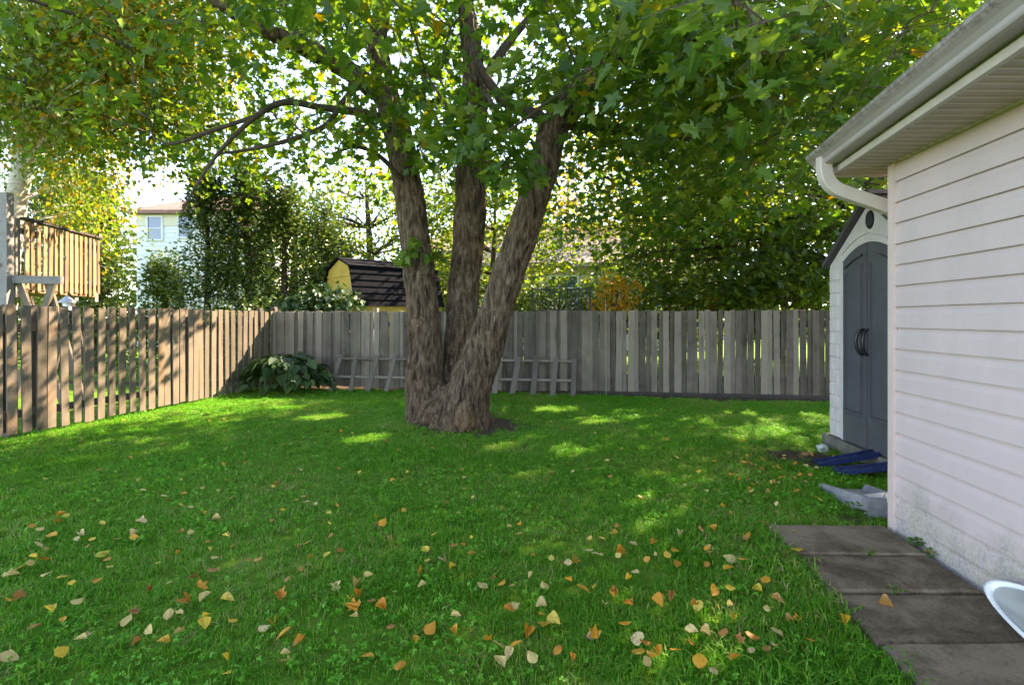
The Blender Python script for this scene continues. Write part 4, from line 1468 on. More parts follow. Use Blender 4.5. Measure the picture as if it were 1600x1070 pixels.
# tall backlit maple behind the shed: shades the lawn
Cc = blob((8.0, 12.2, 6.2), (5.6, 4.0, 5.2), 520, rg, 0.2, 1.5)
Cc += blob((4.6, 10.9, 2.9), (2.6, 1.5, 1.5), 120, rg, 0.2, 1.55)
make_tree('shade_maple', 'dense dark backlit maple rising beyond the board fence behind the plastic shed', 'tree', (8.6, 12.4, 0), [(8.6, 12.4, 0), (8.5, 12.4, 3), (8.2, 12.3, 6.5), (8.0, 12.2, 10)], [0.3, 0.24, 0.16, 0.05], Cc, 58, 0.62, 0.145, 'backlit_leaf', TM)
Cc = blob((7.4, 17.0, 4.6), (6.2, 1.8, 4.4), 300, rg, 0.1, 0.8)
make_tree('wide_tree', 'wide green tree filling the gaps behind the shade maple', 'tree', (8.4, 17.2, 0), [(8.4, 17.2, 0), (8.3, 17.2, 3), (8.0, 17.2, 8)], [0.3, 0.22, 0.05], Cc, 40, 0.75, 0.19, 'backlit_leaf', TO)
# second one farther along, above the house roof
Cc = blob((14.5, 11.5, 6.0), (4.2, 4.0, 5.0), 200, rg, 0.2, 1.8)
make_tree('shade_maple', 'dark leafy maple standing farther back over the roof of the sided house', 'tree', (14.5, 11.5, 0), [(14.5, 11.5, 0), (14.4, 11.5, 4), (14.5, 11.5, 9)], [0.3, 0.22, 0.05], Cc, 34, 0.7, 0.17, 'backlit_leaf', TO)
# yellow-leaved tree far behind between the stems and the shade maple
Cc = blob((2.6, 18.0, 5.2), (2.5, 2.2, 3.0), 150, rg, 0.2, 1.6)
make_tree('yellow_tree', 'sunlit yellow green tree beyond the tan roofed bungalow, right of the maple stems', 'tree', (2.6, 25.5, 0), [(2.6, 25.5, 0), (2.6, 25.5, 3.5), (2.7, 25.5, 8)], [0.25, 0.18, 0.05], [(c[0] * 1.4, c[1] + 7.5, c[2] * 1.4) for c in Cc], 34, 0.75, 0.20, 'yellow_leaf', TO)
# lime sunlit tree behind the yellow gambrel shed
Cc = blob((-4.8, 17.0, 3.6), (3.0, 2.0, 3.2), 300, rg, 0.2, 0.6)
make_tree('lime_tree', 'bright sunlit lime green tree behind the yellow gambrel shed', 'tree', (-4.6, 17, 0), [(-4.6, 17, 0), (-4.5, 17, 2.5), (-4.7, 17, 6)], [0.2, 0.15, 0.04], Cc, 34, 0.55, 0.15, 'lime_leaf', TO)
Cc = blob((-0.8, 16.0, 3.4), (2.6, 1.6, 2.9), 250, rg, 0.2, 0.5)
make_tree('lime_tree', 'bright sunlit lime green tree seen between the stems of the maple', 'tree', (-0.6, 16, 0), [(-0.6, 16, 0), (-0.6, 16, 2), (-0.5, 16, 4.6)], [0.16, 0.12, 0.03], Cc, 34, 0.55, 0.15, 'lime_leaf', TO)
Cc = blob((-16.4, 19.0, 4.4), (2.6, 2.0, 3.0), 200, rg, 0.2, 0.6)
make_tree('lime_tree', 'sunlit green tree behind the light cedars and the wooden play deck', 'tree', (-16.4, 19, 0), [(-16.4, 19, 0), (-16.4, 19, 3), (-16.5, 19, 7)], [0.2, 0.15, 0.04], Cc, 34, 0.6, 0.16, 'cedar', TO)
Cc = blob((-7.6, 18.5, 3.4), (2.6, 1.6, 2.0), 120, rg, 0.2, 0.6)
make_tree('lime_tree', 'sunlit green tree peeking between the dark cedars before the white house', 'tree', (-7.6, 18.5, 0), [(-7.6, 18.5, 0), (-7.6, 18.5, 2.5), (-7.5, 18.5, 5)], [0.2, 0.15, 0.04], Cc, 34, 0.6, 0.15, 'lime_leaf', TO)
# shrubs beyond the board fence
shr = [
    ((1.0, 11.6), (0.9, 0.6, 0.75), 1.55, 'backlit_leaf', 'leafy green shrub behind the black trellises, nearest the maple stems', TO, 70),
    ((2.3, 11.9), (0.8, 0.6, 0.8), 1.6, 'lime_leaf', 'sunlit green shrub behind the trellis with the finer bars', TO, 60),
    ((5.3, 10.4), (1.1, 0.6, 0.65), 1.5, 'lime_leaf', 'sunlit yellow green shrub beyond the fence under the shade maple', TO, 80),
    ((3.25, 11.4), (0.75, 0.5, 0.75), 1.55, 'lime_leaf', 'sunlit green shrub before the bungalow window beyond the board fence', TO, 70),
    ((0.15, 11.3), (0.6, 0.5, 0.6), 1.45, 'lime_leaf', 'sunlit green shrub just right of the maple stems beyond the fence', TO, 50),
    ((-3.9, 11.0), (0.75, 0.45, 0.55), 1.45, 'bush_leaf', 'dark broad leaved shrub in front of the yellow gambrel shed', TO, 70),
    ((-5.6, 11.4), (1.0, 0.6, 0.7), 1.2, 'dark_cedar', 'dark low shrub under the cedars beyond the fence corner', TO, 80),
]
for (x, y), r, zc, mt, lab, tm, n in shr:
    Cc = blob((x, y, zc), r, n, rg, 0.15, 0.2)
    make_tree('shrub', lab, 'shrub', (x, y, 0), [(x, y, 0), (x, y, zc * 0.6), (x + 0.05, y, zc + r[2] * 0.5)], [0.05, 0.035, 0.012], Cc, 30, 0.26, 0.095 if mt != 'bush_leaf' else 0.15, mt, tm, seg=6)
# orange sapling by the trellises
Cc = blob((1.98, 10.6, 1.78), (0.46, 0.3, 0.42), 34, rg, 0.1, 1.0)
make_tree('orange_sapling', 'small sapling with orange autumn leaves over the fence near the trellises', 'sapling', (1.98, 10.6, 0), [(1.98, 10.6, 0), (1.98, 10.6, 1.1), (2.0, 10.6, 2.0)], [0.025, 0.02, 0.008], Cc, 14, 0.2, 0.10, 'orange_leaf', TM, seg=6)
Cc = blob((4.4, 11.6, 1.62), (0.7, 0.3, 0.26), 40, rg, 0.1, 1.0)
make_tree('orange_sapling', 'low sapling with orange leaves over the fence below the shade maple', 'sapling', (4.4, 11.6, 0), [(4.4, 11.6, 0), (4.4, 11.6, 1.0), (4.4, 11.6, 1.7)], [0.025, 0.02, 0.008], Cc, 14, 0.2, 0.10, 'orange_leaf', TM, seg=6)


# cedars: feathery sprays around a leaning cone
def cedar(label, x, y, h, r, mat, n, seed, sparse=0.0, name='cedar_tree', group=None):
    rng = np.random.default_rng(seed)
    C = []
    while len(C) < n:
        z = rng.uniform(0.25, h)
        a = rng.uniform(0, 2 * math.pi)
        rz = r * (1 - (z / h) ** 2.0) * (0.75 + 0.55 * mnoise.noise(Vector((math.cos(a) * 1.2, math.sin(a) * 1.2 + seed * 3, z * 1.3)))) + 0.10
        q = rz * math.sqrt(rng.uniform(0.15, 1))
        if rng.uniform() < sparse and mnoise.noise(Vector((x + q * math.cos(a), z * 1.2, seed))) > 0.0: continue
        C.append((x + q * math.cos(a), y + q * math.sin(a), z))
    return make_tree(name, label, 'tree', (x, y, 0), [(x, y, 0), (x + 0.05, y, h * 0.5), (x, y, h)], [0.11, 0.07, 0.01], C, 52, 0.25, 0.115, mat, TS, droop=0.2, flat=0.75, tilt=0.9, seg=7, hang=-0.6)
cedar('light green feathery cedar just right of the wooden play deck', -10.3, 13.2, 4.6, 0.95, 'cedar', 190, 1)
cedar('light green feathery cedar behind the wooden play deck railing', -11.6, 13.6, 5.2, 1.1, 'cedar', 170, 2)
cedar('light green cedar at the edge of the view behind the birch trunk', -13.6, 13.4, 4.6, 1.1, 'cedar', 140, 3)
cedar('low yellow green cedar below the white house windows', -8.25, 12.6, 2.6, 0.75, 'cedar', 110, 4)
cedar('dark cedar hiding the white house, the one closest to its windows', -7.15, 12.4, 4.7, 1.0, 'dark_cedar', 190, 5, 0.66)
cedar('dark cedar with bare stems, second from the white house windows', -6.35, 12.7, 5.0, 1.0, 'dark_cedar', 190, 6, 0.66)
cedar('dark cedar with bare stems, third from the white house windows', -5.45, 12.6, 4.6, 0.95, 'dark_cedar', 170, 7, 0.66)
cedar('dark cedar right beside the yellow gambrel shed', -4.75, 13.4, 4.4, 0.9, 'dark_cedar', 150, 8, 0.66)

# birch at the left edge
bl = [at(4, 520, 9.0), at(12, 430, 9.0), at(22, 340, 9.0), at(38, 240, 9.0), at(48, 150, 9.1), at(62, 0, 9.2), at(80, -200, 9.4), at(90, -420, 9.6)]
bl = [Vector((bl[0].x - 0.1, 9.0, 0))] + bl
crown = []
for (c, r, n) in (((-7.6, 8.6, 6.2), (2.6, 2.2, 2.6), 170), ((-6.4, 8.0, 4.9), (2.2, 1.5, 1.2), 110), ((-8.4, 9.8, 4.4), (1.8, 1.4, 1.5), 90), ((-5.6, 8.2, 5.6), (1.6, 1.4, 1.3), 90)):
    crown += [q for q in blob(c, r, n, rg, 0.1, 3.0) if not (800 + F_PX * q[0] / q[1] < 85 and 200 < HOR - F_PX * (q[2] - CAM_H) / q[1] < 460) and not (185 < 800 + F_PX * q[0] / q[1] < 310 and HOR - F_PX * (q[2] - CAM_H) / q[1] > 205)]
Cb = np.array(crown)
birch = make_tree('birch_tree', 'white barked birch with yellowing leaves beyond the picket fence by the play deck', 'tree', (bl[0].x, 9.0, 0), bl, [0.17, 0.165, 0.155, 0.15, 0.14, 0.10, 0.07, 0.04], Cb, 100, 0.45, 0.095, 'birch_leaf', TD, barkm='birch_bark', droop=0.8, flat=0.9, tilt=0.9, hang=1.0)
for pts in ([(50, 150, 9.1, 9), (90, 110, 8.9, 8), (160, 130, 8.6, 6), (225, 110, 8.3, 5), (280, 90, 8.1, 2)], [(40, 220, 9.0, 8), (90, 120, 9.2, 7), (110, 20, 9.4, 5), (120, -60, 9.6, 3)]):
    P2, R2 = limb(pts)
    MB().tube(P2, R2, 7, True).build('branch', M['twig'], birch, True)
Cy = np.array(blob((-5.7, 7.9, 5.6), (1.0, 0.8, 0.85), 110, rg, 0.0))
Py, Dy, Ny, Sy = spray_leaves(Cy, 60, 0.35, 0.09, rg, 0.8, 0.9, 0.9)
tag(link('yellowing_leaves', np_mesh('yellowing_leaves', leaf_cloud(Py, Dy, Ny, Sy, T_DIAM) - np.array(birch.location), F_DIAM, len(Py), len(T_DIAM), M['yellow_leaf'], rg.uniform(0, 1, len(Py))), birch), kind='stuff')
# far wood closing the view
C = []
for q in range(420):
    a = rg.uniform(-1.25, 1.25)
    R_ = rg.uniform(36, 46)
    C.append((R_ * math.sin(a), R_ * math.cos(a), rg.uniform(0.5, 5.0 + 2.5 * math.sin(a * 9) + rg.uniform(0, 2))))
P, D, N, S = spray_leaves(np.array(C), 60, 2.0, 0.55, rg, 0.2, 0.6, 0.8)
me = np_mesh('far_wood', leaf_cloud(P, D, N, S, T_OVAL), F_OVAL, len(P), len(T_OVAL), M['cedar'], rg.uniform(0, 1, len(P)))
tag(link('far_wood', me), 'far mass of trees closing the view behind the houses', 'wood', None, 'stuff')

# leafy bush in the fence corner, each leaf its own
bx, by = -3.95, 9.30
bush = thing('leafy_bush', 'dark green broad leaved bush on the lawn in the corner of the two fences', 'bush', (bx, by, 0))
bleaf = []
for q in range(4):
    t = T_OVAL.copy() * np.array([1.35, 1, 1]); t[:, 2] -= (0.25 + 0.1 * q) * t[:, 1] ** 2
    me = bpy.data.meshes.new('leaf'); me.from_pydata([tuple(v) for v in t], [], F_OVAL); me.materials.append(M['bush_leaf'])
    bleaf.append(me)
stem = MB()
for q in range(280):
    a = random.uniform(0, 2 * math.pi); el = random.uniform(0.05, 1.0)
    r = math.cos(el * math.pi / 2 * 0.9)
    p = Vector((0.74 * r * math.cos(a), 0.45 * r * math.sin(a), 0.10 + 0.54 * math.sin(el * math.pi / 2) * random.uniform(0.75, 1.1)))
    o = link('leaf', bleaf[q % 4], bush, p)
    dirv = Vector((math.cos(a), math.sin(a), random.uniform(-0.5, 0.15)))
    nrm = Vector((0.4 * math.cos(a), 0.4 * math.sin(a), 1)) + Vector((random.gauss(0, .3), random.gauss(0, .3), 0))
    R = frames(np.array([dirv]), np.array([nrm]))[0]
    o.rotation_euler = Matrix(R.tolist()).to_euler()
    sc = random.uniform(0.12, 0.21)
    o.scale = (sc, sc, sc)
    if q % 3 == 0:
        b = Vector((bx, by, 0))
        stem.tube([b + Vector((p.x * 0.2, p.y * 0.2, 0)), b + Vector((p.x * 0.6, p.y * 0.6, p.z * 0.8)), b + p], [0.006, 0.005, 0.003], 4, False)
stem.build('stems', M['dark_cedar'], bush)['kind'] = 'stuff'

# ------------------------------------------------------------------ things beyond the fences
# play deck on trestle legs
pd = thing('play_deck', 'raised wooden play deck with slatted railing on trestle legs behind the picket fence', 'play structure', (-7.3, 8.4, 0))
A, B = Vector((-6.95, 7.55, 0)), Vector((-7.32, 9.45, 0))
u = (B - A).normalized()
zt0, zb0 = 2.73, 1.74
for i in range(15):
    c = A + u * (0.07 + i * ((B - A).length - 0.14) / 14)
    w = 0.074 + random.uniform(-0.012, 0.012)
    MB().bar(c + Vector((0, 0, zb0 - 0.02 + random.uniform(-.02, .02))), c + Vector((random.uniform(-.01, .01), 0, zt0 - 0.03)), w, 0.02, Vector((1, 0.2, 0))).build('slat', M['tan_wood'], pd)
MB().bar(A + Vector((0, 0, zt0)), B + Vector((0, 0, zt0)), 0.09, 0.035).build('top_rail', M['dark_wood'], pd)
inw = Vector((-1, -0.18, 0))
for z in (1.85, 2.55):
    MB().bar(A + inw * 0.035 + Vector((0, 0, z)), B + inw * 0.035 + Vector((0, 0, z)), 0.04, 0.08).build('rail', M['dark_wood'], pd)
for k in (0.0, 0.36, 0.70, 1.0):
    c = A.lerp(B, k) + inw * 0.09
    MB().box(c + Vector((0, 0, (1.6 + zt0) / 2)), (0.07, 0.07, zt0 - 1.6)).build('rail_post', M['grey_wood'], pd)
dk = MB()
for k in range(10):
    q0 = A + u * (k * 0.19 + 0.09) + inw * 0.02 + Vector((0, 0, 1.70))
    MB().bar(q0, q0 + inw * 1.4, 0.17, 0.035).build('deck_plank', M['tan_wood'], pd)
fb0, fb1 = at(-20, 434, 7.45), at(97, 438, 7.45)
MB().bar(fb0 + Vector((-0.5, 0, 0)), fb1, 0.06, 0.11).build('beam', M['grey_wood'], pd)
MB().bar(fb0 + Vector((-0.5, 1.9, 0)), fb1 + Vector((-1.05, 1.9, 0)), 0.06, 0.11).build('beam', M['grey_wood'], pd)
for (px, dx, yy) in ((84, -0.28, 7.5), (74, 0.25, 7.56), (30, 0.30, 7.5), (6, -0.28, 7.56)):
    t = at(px, 440, yy)
    MB().bar(t, Vector((t.x + dx * 2.2, yy, 0)), 0.085, 0.04, Vector((0, 1, 0))).build('leg', M['left_fence'], pd)
for (px, dx, yy) in ((118, -0.22, 9.3), (105, 0.2, 9.34), (40, 0.25, 9.3)):
    t = at(px, 445, yy)
    MB().bar(t, Vector((t.x + dx * 2.2, yy, 0)), 0.085, 0.04, Vector((0, 1, 0))).build('leg', M['dark_wood'], pd)
t = at(10, 300, 7.4)
MB().box((t.x, 7.4, 2.2), (0.11, 0.11, 1.7)).build('corner_post', M['grey_wood'], pd)
# lantern on a post
t = at(105, 470, 7.3)
gl = thing('garden_lantern', 'small grey capped garden lantern showing just over the picket fence', 'lantern', (t.x, 7.3, 0))
MB().tube([(t.x, 7.3, 0), (t.x, 7.3, 1.42)], 0.02, 8).build('pole', M['black_metal'], gl)
MB().tube([(t.x, 7.3, 1.42), (t.x, 7.3, 1.52)], [0.045, 0.05], 8).build('glass', M['white_plastic'], gl)
MB().tube([(t.x, 7.3, 1.52), (t.x, 7.3, 1.535), (t.x, 7.3, 1.60), (t.x, 7.3, 1.62)], [0.10, 0.10, 0.03, 0.01], 12).build('cap', M['lantern'], gl)

# yellow gambrel shed
E = Vector((-3.37, 11.5, 0))
th = math.radians(40)
uu, vv = Vector((math.cos(th), math.sin(th), 0)), Vector((-math.sin(th), math.cos(th), 0))
ys = thing('gambrel_shed', 'yellow gambrel shed with black shingle roof beyond the board fence left of the maple', 'shed', E)
Wd, Ln = 1.85, 2.15
zE, zB, zR = 1.66, 2.46, 2.70
def gp(a, b, z): return E + uu * a + vv * b + Vector((0, 0, z))
pr = [(0.0, 0.0), (0.0, zE), (0.26, zB - 0.02), (Wd / 2, zR - 0.03), (Wd - 0.26, zB - 0.02), (Wd, zE), (Wd, 0.0)]
mb = MB().extrude(None, [gp(0, b, z) for b, z in pr], [gp(Ln, b, z) for b, z in pr])
mb.build('wall', M['yellow_siding'], ys)
# trim board across the gable
MB().bar(gp(-0.012, 0.22, zB - 0.18), gp(-0.012, Wd - 0.22, zB - 0.18), 0.02, 0.05).build('gable_trim', M['yellow_siding'], ys)
for side in (0, 1):
    bb = lambda b: b if side == 0 else Wd - b
    rows = 6
    for k in range(rows):                       # steep lower slope, course by course
        f0, f1 = k / rows, (k + 1) / rows
        b_0, b_1 = -0.07 + (0.26 + 0.07) * f0, -0.07 + (0.26 + 0.07) * f1
        z_0, z_1 = zE - 0.08 + (zB - zE + 0.08) * f0, zE - 0.08 + (zB - zE + 0.08) * f1
        o = -0.012
        a = [gp(-0.06, bb(b_0 + o), z_0), gp(-0.06, bb(b_1 + 0.01), z_1), gp(-0.06, bb(b_1 + 0.03), z_1), gp(-0.06, bb(b_0 + 0.015), z_0)]
        c = [p + uu * (Ln + 0.12) for p in a]
        MB().extrude(None, a, c).build('shingle_course', M['shingle'], ys)
    rows = 3
    for k in range(rows):
        f0, f1 = k / rows, (k + 1) / rows
        b_0, b_1 = 0.23 + (Wd / 2 - 0.23) * f0, 0.23 + (Wd / 2 - 0.23) * f1
        z_0, z_1 = zB + (zR - zB) * f0, zB + (zR - zB) * f1
        a = [gp(-0.06, bb(b_0), z_0 + 0.03), gp(-0.06, bb(b_1), z_1 + 0.012), gp(-0.06, bb(b_1), z_1 - 0.02), gp(-0.06, bb(b_0), z_0 - 0.02)]
        MB().extrude(None, a, [p + uu * (Ln + 0.12) for p in a]).build('shingle_course', M['shingle'], ys)

# white two storey house far left
def far_house(name, label, x0, x1, y0, depth, z_eave, z_ridge, wallm, roofm, wins, over=0.5, hip=2.0, top_m=None):
    root = thing(name, label, 'house', ((x0 + x1) / 2, y0, 0))
    mb = MB()
    mb.box(((x0 + x1) / 2, y0 + depth / 2, z_eave / 2), (x1 - x0, depth, z_eave))
    mb.build('wall', M[wallm], root)
    # clapboards on the face towards us
    n = int(z_eave / 0.2)
    mb = MB()
    for k in range(n):
        z = k * z_eave / n
        a = [(x0, y0 - 0.022, z), (x0, y0 - 0.003, z + z_eave / n - 0.002), (x1, y0 - 0.003, z + z_eave / n - 0.002), (x1, y0 - 0.022, z), (x0, y0 - 0.001, z), (x1, y0 - 0.001, z)]
        mb.add([Vector(p) for p in a], [(0, 3, 2, 1), (0, 4, 5, 3)])
    o = mb.build('clapboards', M[wallm], root)
    o['kind'] = 'stuff'
    if top_m:
        mb = MB().box(((x0 + x1) / 2, y0 - 0.035, z_eave - 0.35), (x1 - x0, 0.02, 0.7))
        mb.build('frieze', M[top_m], root)
    for (wx, wz, ww, wh) in wins:
        fr = MB()
        for s in (-1, 1):
            fr.box((wx + s * (ww / 2), y0 - 0.055, wz), (0.07, 0.07, wh + 0.07))
            fr.box((wx, y0 - 0.055, wz + s * (wh / 2)), (ww - 0.07, 0.07, 0.07))
        fr.box((wx, y0 - 0.05, wz), (ww - 0.07, 0.04, 0.04))
        w = fr.build('window', M['house_white'], root)
        MB().box((wx, y0 - 0.042, wz), (ww, 0.012, wh)).build('pane', M['window_glass'], w)
    mb = MB()
    ex0, ex1, ey0, ey1 = x0 - over, x1 + over, y0 - over, y0 + depth + over
    ym = (ey0 + ey1) / 2
    V = [(ex0, ey0, z_eave), (ex1, ey0, z_eave), (ex1, ey1, z_eave), (ex0, ey1, z_eave), (ex0 + hip, ym, z_ridge), (ex1 - hip, ym, z_ridge)]
    V += [(a, b, c + (0.0)) for a, b, c in [(ex0, ey0, z_eave - 0.16), (ex1, ey0, z_eave - 0.16), (ex1, ey1, z_eave - 0.16), (ex0, ey1, z_eave - 0.16)]]
    mb.add([Vector(v) for v in V], [(0, 1, 5, 4), (1, 2, 5), (2, 3, 4, 5), (3, 0, 4), (6, 7, 1, 0), (7, 8, 2, 1), (8, 9, 3, 2), (9, 6, 0, 3), (9, 8, 7, 6)])
    mb.build('roof', M[roofm], root)
    return root
D_ = 25.0
X_ = lambda px: (px - 800) / F_PX * D_
Zz = lambda py: CAM_H - (py - HOR) / F_PX * D_
far_house('white_house', 'white two storey house with reddish brown roof behind the cedars', X_(214), X_(430), D_, 8, Zz(330), 8.4, 'house_white', 'brown_shingle',
          [(X_(243), Zz(357), 0.7, 1.1), (X_(292), Zz(355), 0.75, 1.0), (X_(243), Zz(440), 0.9, 1.2), (X_(370), Zz(357), 0.7, 1.1)], 0.35, 4.5, 'house_cream')
D_ = 22.0
far_house('tan_bungalow', 'low beige bungalow with tan shingle roof beyond the board fence right of the maple', X_(640), X_(1120), D_, 7, Zz(412), 5.8, 'house_beige', 'tan_shingle',
          [(X_(880), Zz(450), 1.2, 1.0), (X_(1035), Zz(458), 0.9, 1.1), (X_(760), Zz(450), 1.2, 1.0)], 0.5, 2.0)
# two black trellis panels
for (xa, xb, lab, nb) in ((832, 866, 'black metal trellis panel with an arched wavy top over the board fence', 3), (886, 922, 'black metal trellis panel with straight bars over the board fence', 5)):
    yy = 10.2
    a, b = at(xa, 452, yy), at(xb, 452, yy)
    tr = thing('trellis', lab, 'trellis', ((a.x + b.x) / 2, yy, 0), 'black trellises beyond the board fence')
    fr = MB()
    for q in (a, b): fr.bar(Vector((q.x, yy, 0)), Vector((q.x, yy, q.z + 0.03)), 0.028, 0.028, Vector((0, 1, 0)))
    fr.bar(a, b, 0.024, 0.024)
    fr.build('frame', M['black_metal'], tr)
    for k in range(nb):
        x = a.x + (b.x - a.x) * (k + 1) / (nb + 1)
        MB().bar(Vector((x, yy, 0.1)), Vector((x, yy, a.z)), 0.012, 0.012, Vector((0, 1, 0))).build('bar', M['black_metal'], tr)
    for z in (1.62, 1.45, 0.9):
        MB().bar(Vector((a.x, yy + 0.012, z)), Vector((b.x, yy + 0.012, z)), 0.012, 0.012).build('cross_bar', M['black_metal'], tr)
    cc = Vector(((a.x + b.x) / 2, yy, 1.53))
    MB().tube([cc + Vector((0.08 * math.cos(t), 0, 0.08 * math.sin(t))) for t in np.linspace(0, 2 * math.pi, 17)], 0.008, 5, False).build('scroll', M['black_metal'], tr)
# yellow panel of unknown kind beyond the fence; its bench form is made up
D_ = 13.5
yp = thing('yellow_panel', 'yellow panel of unknown kind showing above the fence under the shade maple', 'panel', (X_(1085), D_, 0))
MB().box((X_(1085), D_, 1.42), (1.5, 0.06, 0.22)).build('panel_face', M['yellow_siding'], yp)
for s in (-1, 1): MB().box((X_(1085) + s * 0.65, D_ + 0.03, 0.7), (0.08, 0.08, 1.3)).build('leg', M['yellow_siding'], yp)
MB().box((X_(1085), D_ - 0.25, 0.9), (1.5, 0.5, 0.05)).build('panel_ledge', M['yellow_siding'], yp)


# ------------------------------------------------------------------ grass, clover, fallen leaves
def tuft(seed, n, rad, h, w):
    rng = np.random.default_rng(seed)
    V, F, R = [], [], []
    for b in range(n):
        a = rng.uniform(0, 2 * math.pi); r = rad * math.sqrt(rng.uniform())
        x, y = r * math.cos(a), r * math.sin(a)
        hh = h * rng.uniform(0.5, 1.15); ww = w * rng.uniform(0.7, 1.2)
        la = rng.uniform(0, 2 * math.pi); ln = hh * rng.uniform(0.3, 1.35)
        dx, dy = math.cos(la), math.sin(la)
        sx_, sy_ = -dy * ww / 2, dx * ww / 2
        k = len(V)
        V += [(x - sx_, y - sy_, -0.01), (x + sx_, y + sy_, -0.01),
              (x + dx * ln * 0.35 - sx_ * 0.9, y + dy * ln * 0.35 - sy_ * 0.9, hh * 0.55), (x + dx * ln * 0.35 + sx_ * 0.9, y + dy * ln * 0.35 + sy_ * 0.9, hh * 0.55),
              (x + dx * ln, y + dy * ln, hh * (0.95 - 0.25 * (ln / hh)))]
        F += [(k, k + 1, k + 3, k + 2), (k + 2, k + 3, k + 4)]
        R += [rng.uniform()] * 5
    me = bpy.data.meshes.new('grass_tuft')
    me.from_pydata(V, [], F)
    a_ = me.attributes.new('rnd', 'FLOAT', 'POINT'); a_.data.foreach_set('value', R)
    me.materials.append(M['grass'])
    return me


def clover_clump(seed, n, rad):
    rng = np.random.default_rng(seed)
    V, F, R = [], [], []
    for b in range(n):
        a = rng.uniform(0, 2 * math.pi); r = rad * math.sqrt(rng.uniform())
        c = np.array([r * math.cos(a), r * math.sin(a), rng.uniform(0.018, 0.05)])
        tl = rng.normal(0, 0.35, 2)
        ang0 = rng.uniform(0, 2 * math.pi); s = rng.uniform(0.006, 0.0105); rv = rng.uniform()
        for q in range(3):
            an = ang0 + q * 2.094
            d = np.array([math.cos(an), math.sin(an), 0]); t = np.array([-math.sin(an), math.cos(an), 0])
            pts = [c, c + d * s * 0.6 + t * s * 0.55, c + d * s * 1.15 + t * s * 0.35, c + d * s * 1.05, c + d * s * 1.15 - t * s * 0.35, c + d * s * 0.6 - t * s * 0.55]
            k = len(V)
            for i_, p in enumerate(pts):
                z = p[2] + (p[0] - c[0]) * tl[0] + (p[1] - c[1]) * tl[1] + (0.003 if i_ in (1, 5) else 0)
                V.append((p[0], p[1], z)); R.append(rv)
            F += [(k, k + 1, k + 2, k + 3), (k, k + 3, k + 4, k + 5)]
    me = bpy.data.meshes.new('clover_clump')
    me.from_pydata(V, [], F)
    a_ = me.attributes.new('rnd', 'FLOAT', 'POINT'); a_.data.foreach_set('value', R)
    me.materials.append(M['clover'])
    return me


def instancer(name, pts, rots, scl, idx, meshes, label, cat):
    """One object whose points carry shared clumps."""
    coll = bpy.data.collections.new(name + '_clumps')
    for i, m_ in enumerate(meshes):
        o = bpy.data.objects.new('%s_clump_%02d' % (name, i), m_)
        coll.objects.link(o)
    me = bpy.data.meshes.new(name)
    me.vertices.add(len(pts))
    me.vertices.foreach_set('co', np.ascontiguousarray(pts, np.float32).ravel())
    a = me.attributes.new('rot', 'FLOAT_VECTOR', 'POINT'); a.data.foreach_set('vector', np.ascontiguousarray(rots, np.float32).ravel())
    a = me.attributes.new('scl', 'FLOAT', 'POINT'); a.data.foreach_set('value', np.ascontiguousarray(scl, np.float32))
    a = me.attributes.new('idx', 'INT', 'POINT'); a.data.foreach_set('value', np.ascontiguousarray(idx, np.int32))
    ob = link(name, me)
    tag(ob, label, cat, None, 'stuff')
    ng = bpy.data.node_groups.new(name + '_scatter', 'GeometryNodeTree')
    ng.interface.new_socket('Geometry', in_out='INPUT', socket_type='NodeSocketGeometry')
    ng.interface.new_socket('Geometry', in_out='OUTPUT', socket_type='NodeSocketGeometry')
    gi = ng.nodes.new('NodeGroupInput'); go = ng.nodes.new('NodeGroupOutput')
    ci = ng.nodes.new('GeometryNodeCollectionInfo')
    ci.inputs['Collection'].default_value = coll
    ci.inputs['Separate Children'].default_value = True
    ci.inputs['Reset Children'].default_value = True
    ip = ng.nodes.new('GeometryNodeInstanceOnPoints')
    ip.inputs['Pick Instance'].default_value = True
    def attr(nm, ty):
        n = ng.nodes.new('GeometryNodeInputNamedAttribute'); n.data_type = ty; n.inputs['Name'].default_value = nm
        return n.outputs['Attribute']
    ng.links.new(gi.outputs[0], ip.inputs['Points'])
    ng.links.new(ci.outputs[0], ip.inputs['Instance'])
    ng.links.new(attr('idx', 'INT'), ip.inputs['Instance Index'])
    e2r = ng.nodes.new('FunctionNodeEulerToRotation')
    ng.links.new(attr('rot', 'FLOAT_VECTOR'), e2r.inputs[0])
    ng.links.new(e2r.outputs[0], ip.inputs['Rotation'])
    ng.links.new(attr('scl', 'FLOAT'), ip.inputs['Scale'])
    ng.links.new(ip.outputs[0], go.inputs[0])
    md = ob.modifiers.new('scatter', 'NODES')
    md.node_group = ng
    return ob


def scatter_points(n, rng, f, xr, yr):
    out_ = []
    xs = rng.uniform(xr[0], xr[1], n); ys_ = rng.uniform(yr[0], yr[1], n); us = rng.uniform(0, 1, n)
    for x, y, u_ in zip(xs, ys_, us):
        if u_ < f(x, y): out_.append((x, y, gz(x, y)))
    return np.array(out_)


def left_x(y): return FL0.x + (FL1.x - FL0.x) * (y - FL0.y) / (FL1.y - FL0.y)
def back_y(x): return FB0.y + (FB1.y - FB0.y) * (x - FB0.x) / (FB1.x - FB0.x)


